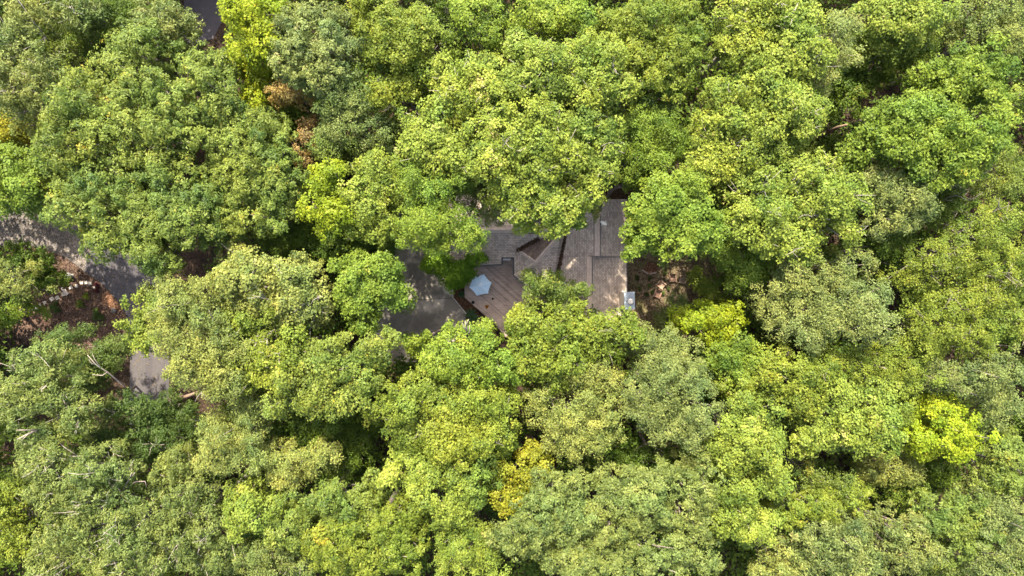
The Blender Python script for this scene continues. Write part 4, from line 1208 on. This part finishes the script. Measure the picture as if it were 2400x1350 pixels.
# --- left edge, lower left
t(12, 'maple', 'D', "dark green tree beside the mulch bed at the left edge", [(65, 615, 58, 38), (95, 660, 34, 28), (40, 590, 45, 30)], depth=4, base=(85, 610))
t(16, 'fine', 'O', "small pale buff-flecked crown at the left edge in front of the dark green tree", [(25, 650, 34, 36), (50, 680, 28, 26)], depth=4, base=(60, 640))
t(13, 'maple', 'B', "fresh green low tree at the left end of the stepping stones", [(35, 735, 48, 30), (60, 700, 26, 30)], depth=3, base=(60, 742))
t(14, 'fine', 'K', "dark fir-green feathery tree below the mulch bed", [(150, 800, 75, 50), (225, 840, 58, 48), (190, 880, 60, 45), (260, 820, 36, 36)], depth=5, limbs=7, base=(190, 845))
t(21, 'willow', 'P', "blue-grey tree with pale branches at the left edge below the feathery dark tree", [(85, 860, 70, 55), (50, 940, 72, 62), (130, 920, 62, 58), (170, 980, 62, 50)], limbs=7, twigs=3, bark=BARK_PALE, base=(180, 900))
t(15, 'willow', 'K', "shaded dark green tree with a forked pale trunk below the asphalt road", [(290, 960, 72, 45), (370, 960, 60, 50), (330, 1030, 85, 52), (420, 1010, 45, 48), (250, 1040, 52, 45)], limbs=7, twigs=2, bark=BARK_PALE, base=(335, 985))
t(22, 'willow', 'P', "largest blue-grey tree filling the lower left, middle one", [(90, 1070, 75, 62), (150, 1150, 88, 68), (230, 1110, 62, 60), (250, 1200, 72, 62)], limbs=8, twigs=3, bark=BARK_PALE)
t(22, 'willow', 'P', "blue-grey tree at the bottom edge left, with grey twigs among the leaves", [(150, 1270, 85, 62), (240, 1300, 75, 60), (100, 1330, 55, 45), (330, 1250, 75, 68), (350, 1330, 65, 40)], limbs=8, twigs=3, bark=BARK_PALE)
t(20, 'willow', 'P', "blue-grey tree right of the bare curved branches in the lower left", [(430, 1160, 62, 55), (450, 1240, 72, 62), (500, 1310, 75, 52), (390, 1100, 45, 40)], limbs=7, twigs=2, bark=BARK_PALE)
t(13, 'maple', 'X', "dark olive tree in the shade at the left edge near the bottom", [(18, 1180, 48, 75), (30, 1280, 45, 50)], depth=4)
t(19, 'maple', 'L', "lime-green tree between the tan-gold tree and the bottom oaks, lower left", [(570, 1170, 48, 45), (610, 1200, 58, 42), (560, 1230, 36, 36)])
# --- bottom
t(20, 'oak', 'G', "green tree below the oval tan-gold crown at the bottom", [(720, 1190, 78, 48), (790, 1170, 55, 50), (680, 1250, 70, 45), (860, 1160, 48, 48)], limbs=7)
t(21, 'oak', 'X', "olive-green tree with pale tufts at the bottom edge, left of centre", [(780, 1280, 82, 55), (870, 1250, 75, 55), (840, 1320, 80, 40), (940, 1230, 50, 45), (950, 1310, 52, 48)], limbs=8)
t(18, 'fine', 'P', "twiggy grey-green tree at the bottom edge below the lime-green tree", [(620, 1310, 60, 48), (690, 1330, 42, 34)], twigs=2)
t(20, 'fine', 'L', "soft lime-green tree at the bottom edge below the yellow-lime mass", [(1090, 1270, 62, 48), (1070, 1325, 60, 38), (1150, 1310, 45, 45)], limbs=6)
t(22, 'oak', 'P', "big star-tufted grey-green oak at the bottom, left crown of the group", [(1310, 1150, 68, 52), (1260, 1220, 62, 55), (1200, 1270, 50, 55), (1340, 1220, 65, 55)], name="oak_tree", limbs=7)
t(22, 'oak', 'P', "big star-tufted grey-green oak at the bottom, middle crown of the group", [(1450, 1160, 75, 60), (1430, 1240, 75, 60), (1520, 1200, 65, 62), (1540, 1130, 52, 42)], name="oak_tree", limbs=8)
t(22, 'oak', 'P', "big star-tufted grey-green oak at the bottom edge, lowest crown of the group", [(1330, 1310, 85, 48), (1440, 1315, 75, 42), (1550, 1300, 82, 52), (1660, 1320, 50, 36)], name="oak_tree", limbs=8)
t(21, 'oak', 'P', "big star-tufted grey-green oak at the bottom, right crown beside the lime trees", [(1620, 1150, 55, 62), (1610, 1230, 62, 45), (1660, 1100, 36, 36)], name="oak_tree", limbs=6)
t(14, 'fine', 'D', "dark green tree in the gap between the grey-sage and star-tufted trees", [(1490, 1075, 52, 28), (1590, 1085, 45, 26)], depth=3)
# --- lower right
t(21, 'maple', 'L', "bright yellow-lime tree right of the grey-sage round tree", [(1760, 960, 62, 62), (1730, 1030, 72, 58), (1790, 1040, 52, 52), (1700, 1090, 45, 40)], limbs=6)
t(20, 'maple', 'L', "bright lime tree right of the star-tufted oaks, above the bottom edge", [(1740, 1150, 68, 50), (1720, 1220, 60, 55), (1780, 1220, 50, 48), (1810, 1130, 45, 45)], limbs=6)
t(21, 'maple', 'X', "mottled lime tree below the pale sage pair on the right", [(1850, 870, 68, 52), (1920, 890, 60, 52), (1870, 940, 58, 45), (1800, 890, 45, 45)], limbs=6, twigs=1)
t(21, 'maple', 'L', "glowing yellow-lime tree left of the brilliant yellow crown", [(2000, 940, 75, 52), (2090, 970, 65, 60), (1960, 1000, 65, 48), (2040, 1030, 72, 36), (1900, 1030, 52, 45)], limbs=7)
t(20, 'maple', 'Y', "brilliant yellow autumn crown in the lower right", [(2220, 990, 65, 55), (2260, 1030, 58, 48), (2180, 1040, 45, 36)], limbs=6)
t(20, 'fine', 'X', "green-lime tree right of the mottled lime tree, above the brilliant yellow crown", [(2060, 860, 62, 45), (2120, 890, 58, 42), (2150, 840, 36, 36), (1990, 850, 50, 40)], limbs=6)
t(21, 'fine', 'S', "pale sage-lime tree at the right edge above the brilliant yellow crown", [(2280, 890, 75, 52), (2350, 870, 58, 60), (2350, 950, 58, 48), (2210, 880, 40, 36)], limbs=7)
t(16, 'fine', 'O', "olive tree in half shade below the glowing yellow-lime tree", [(2110, 1090, 62, 42), (2060, 1110, 40, 32)], depth=4)
t(15, 'fine', 'D', "dark green tree in the shade of the brilliant yellow crown", [(2200, 1100, 55, 42), (2240, 1130, 45, 36), (2130, 1160, 42, 34)], depth=4)
t(19, 'oak', 'G', "shaded green oak at the right edge below the pale sage-lime tree", [(2350, 1040, 55, 52), (2370, 1110, 48, 52), (2320, 1120, 40, 42)], name="oak_tree")
t(17, 'fine', 'G', "grey-green half-shaded tree below the olive tree in the lower right", [(1900, 1110, 42, 38), (1950, 1150, 58, 36)], depth=4)
t(19, 'oak', 'X', "green tree with pale tips left of the pale felted crowns, lower right", [(1910, 1190, 60, 36), (2010, 1170, 60, 36), (1850, 1210, 40, 36)], limbs=6)
t(20, 'willow', 'S', "silvery felted tree at the bottom edge, left of two in the lower right", [(1930, 1270, 75, 52), (2010, 1250, 62, 48), (1920, 1330, 65, 36), (2020, 1320, 62, 45)], limbs=7)
t(20, 'willow', 'S', "silvery felted tree at the bottom edge, right of two in the lower right", [(2110, 1240, 65, 52), (2100, 1310, 68, 45), (2170, 1270, 40, 52)], limbs=7)
t(20, 'oak', 'G', "tufted green oak at the lower right, between silvery and pale corner trees", [(2230, 1190, 68, 45), (2270, 1250, 72, 55), (2190, 1210, 40, 40), (2230, 1320, 55, 45)], name="oak_tree", limbs=7)
t(21, 'fine', 'S', "pale green tree in the bottom right corner", [(2360, 1210, 55, 50), (2350, 1290, 72, 60), (2310, 1340, 50, 36)], limbs=7)
t(18, 'fine', 'O', "small olive tree at the bottom edge, left of the silvery felted pair", [(1830, 1310, 52, 48), (1800, 1350, 45, 36)])

# bare boughs and the leaning trunk seen in the gaps
def bough(label, pts, r, mat=None, name="bare_branch", fork=(), cat="branch"):
    mat = mat or DEADWOOD
    q0 = P(pts[0][0], pts[0][1], pts[0][2])
    root = empty(name, q0, label, cat)
    m = MB(); pp = [P(*p) - q0 for p in pts]
    m.tube(pp, [r * (1 - .8 * i / (len(pp) - 1)) + .01 for i in range(len(pp))], 7)
    m.obj("stem", mat, root, True)
    for f in fork:
        m = MB(); fp = [P(*p) - q0 for p in f]
        m.tube(fp, [r * .45 * (1 - .8 * i / (len(fp) - 1)) + .01 for i in range(len(fp))], 5)
        m.obj("twig", mat, root, True)
    return root
bough("bare silvery dead bough slanting up from the road beside the dark feathery tree", [(318, 905, 0), (305, 918, 9), (285, 900, 16.5), (252, 872, 18.5), (225, 855, 19.3), (205, 832, 20)],   .10,
      fork=[[(252, 872, 18.5), (240, 880, 18.8), (216, 878, 19)], [(225, 855, 19.3), (213, 850, 19.6), (208, 842, 19.9)], [(236, 862, 19), (222, 842, 19.4), (216, 828, 19.8)]])
bough("leaning brown trunk with one bent side shoot in the dark hollow at upper right", [(1880, 340, 0), (1905, 330, 5), (1935, 312, 10), (1962, 299, 13), (1985, 292, 15)], .40, BARK_BROWN, "leaning_trunk",
      fork=[[(1942, 308, 11), (1938, 296, 12), (1943, 287, 13)]], cat="trunk")
bough("leaning brown trunk lying through the black gap below the pale gold-green tree", [(385, 940, 0), (405, 936, 5), (435, 930, 10), (475, 915, 15)], .45, BARK_BROWN, "leaning_trunk", cat="trunk")
bough("pale curved bare boughs fanning out in the lower left", [(345, 1160, 0), (330, 1165, 8), (288, 1150, 17.5), (300, 1128, 19.5), (316, 1108, 20.5)], .14,
      fork=[[(288, 1150, 17.5), (318, 1129, 19), (340, 1128, 19.5), (344, 1143, 19.2)], [(300, 1128, 19.5), (306, 1116, 20.2), (309, 1107, 20.7)]])
bough("long pale bare bough right of the fanning ones in the lower left", [(520, 1200, 0), (500, 1195, 9), (445, 1188, 17), (420, 1178, 18), (395, 1167, 18.7), (376, 1164, 19.2)], .13,
      fork=[[(420, 1178, 18), (405, 1182, 18.4), (398, 1170, 18.8)], [(445, 1188, 17), (470, 1186, 18), (505, 1183, 18.6)]])
bough("pale fan of bare twigs at the left edge in the lower left", [(70, 1060, 0), (98, 1005, 19), (75, 1012, 21.5), (40, 1030, 22.3)], .15,
      fork=[[(90, 1008, 20), (62, 1008, 22), (38, 1008, 22.4)], [(92, 1007, 19.8), (65, 1018, 21.8), (50, 1033, 22.4)]])
bough("dead tan twig bundle hanging in the vivid green tree below the deck", [(1098, 815, 0), (1096, 800, 17), (1094, 772, 20.5), (1090, 752, 21.3)], .16, None,
      fork=[[(1094, 775, 20.3), (1088, 768, 21), (1084, 757, 21.4)], [(1095, 785, 19.8), (1101, 776, 20.8), (1100, 762, 21.3)], [(1093, 765, 20.8), (1095, 755, 21.3), (1099, 748, 21.5)]])

S["leaf_count"] = LEAFCOUNT[0]
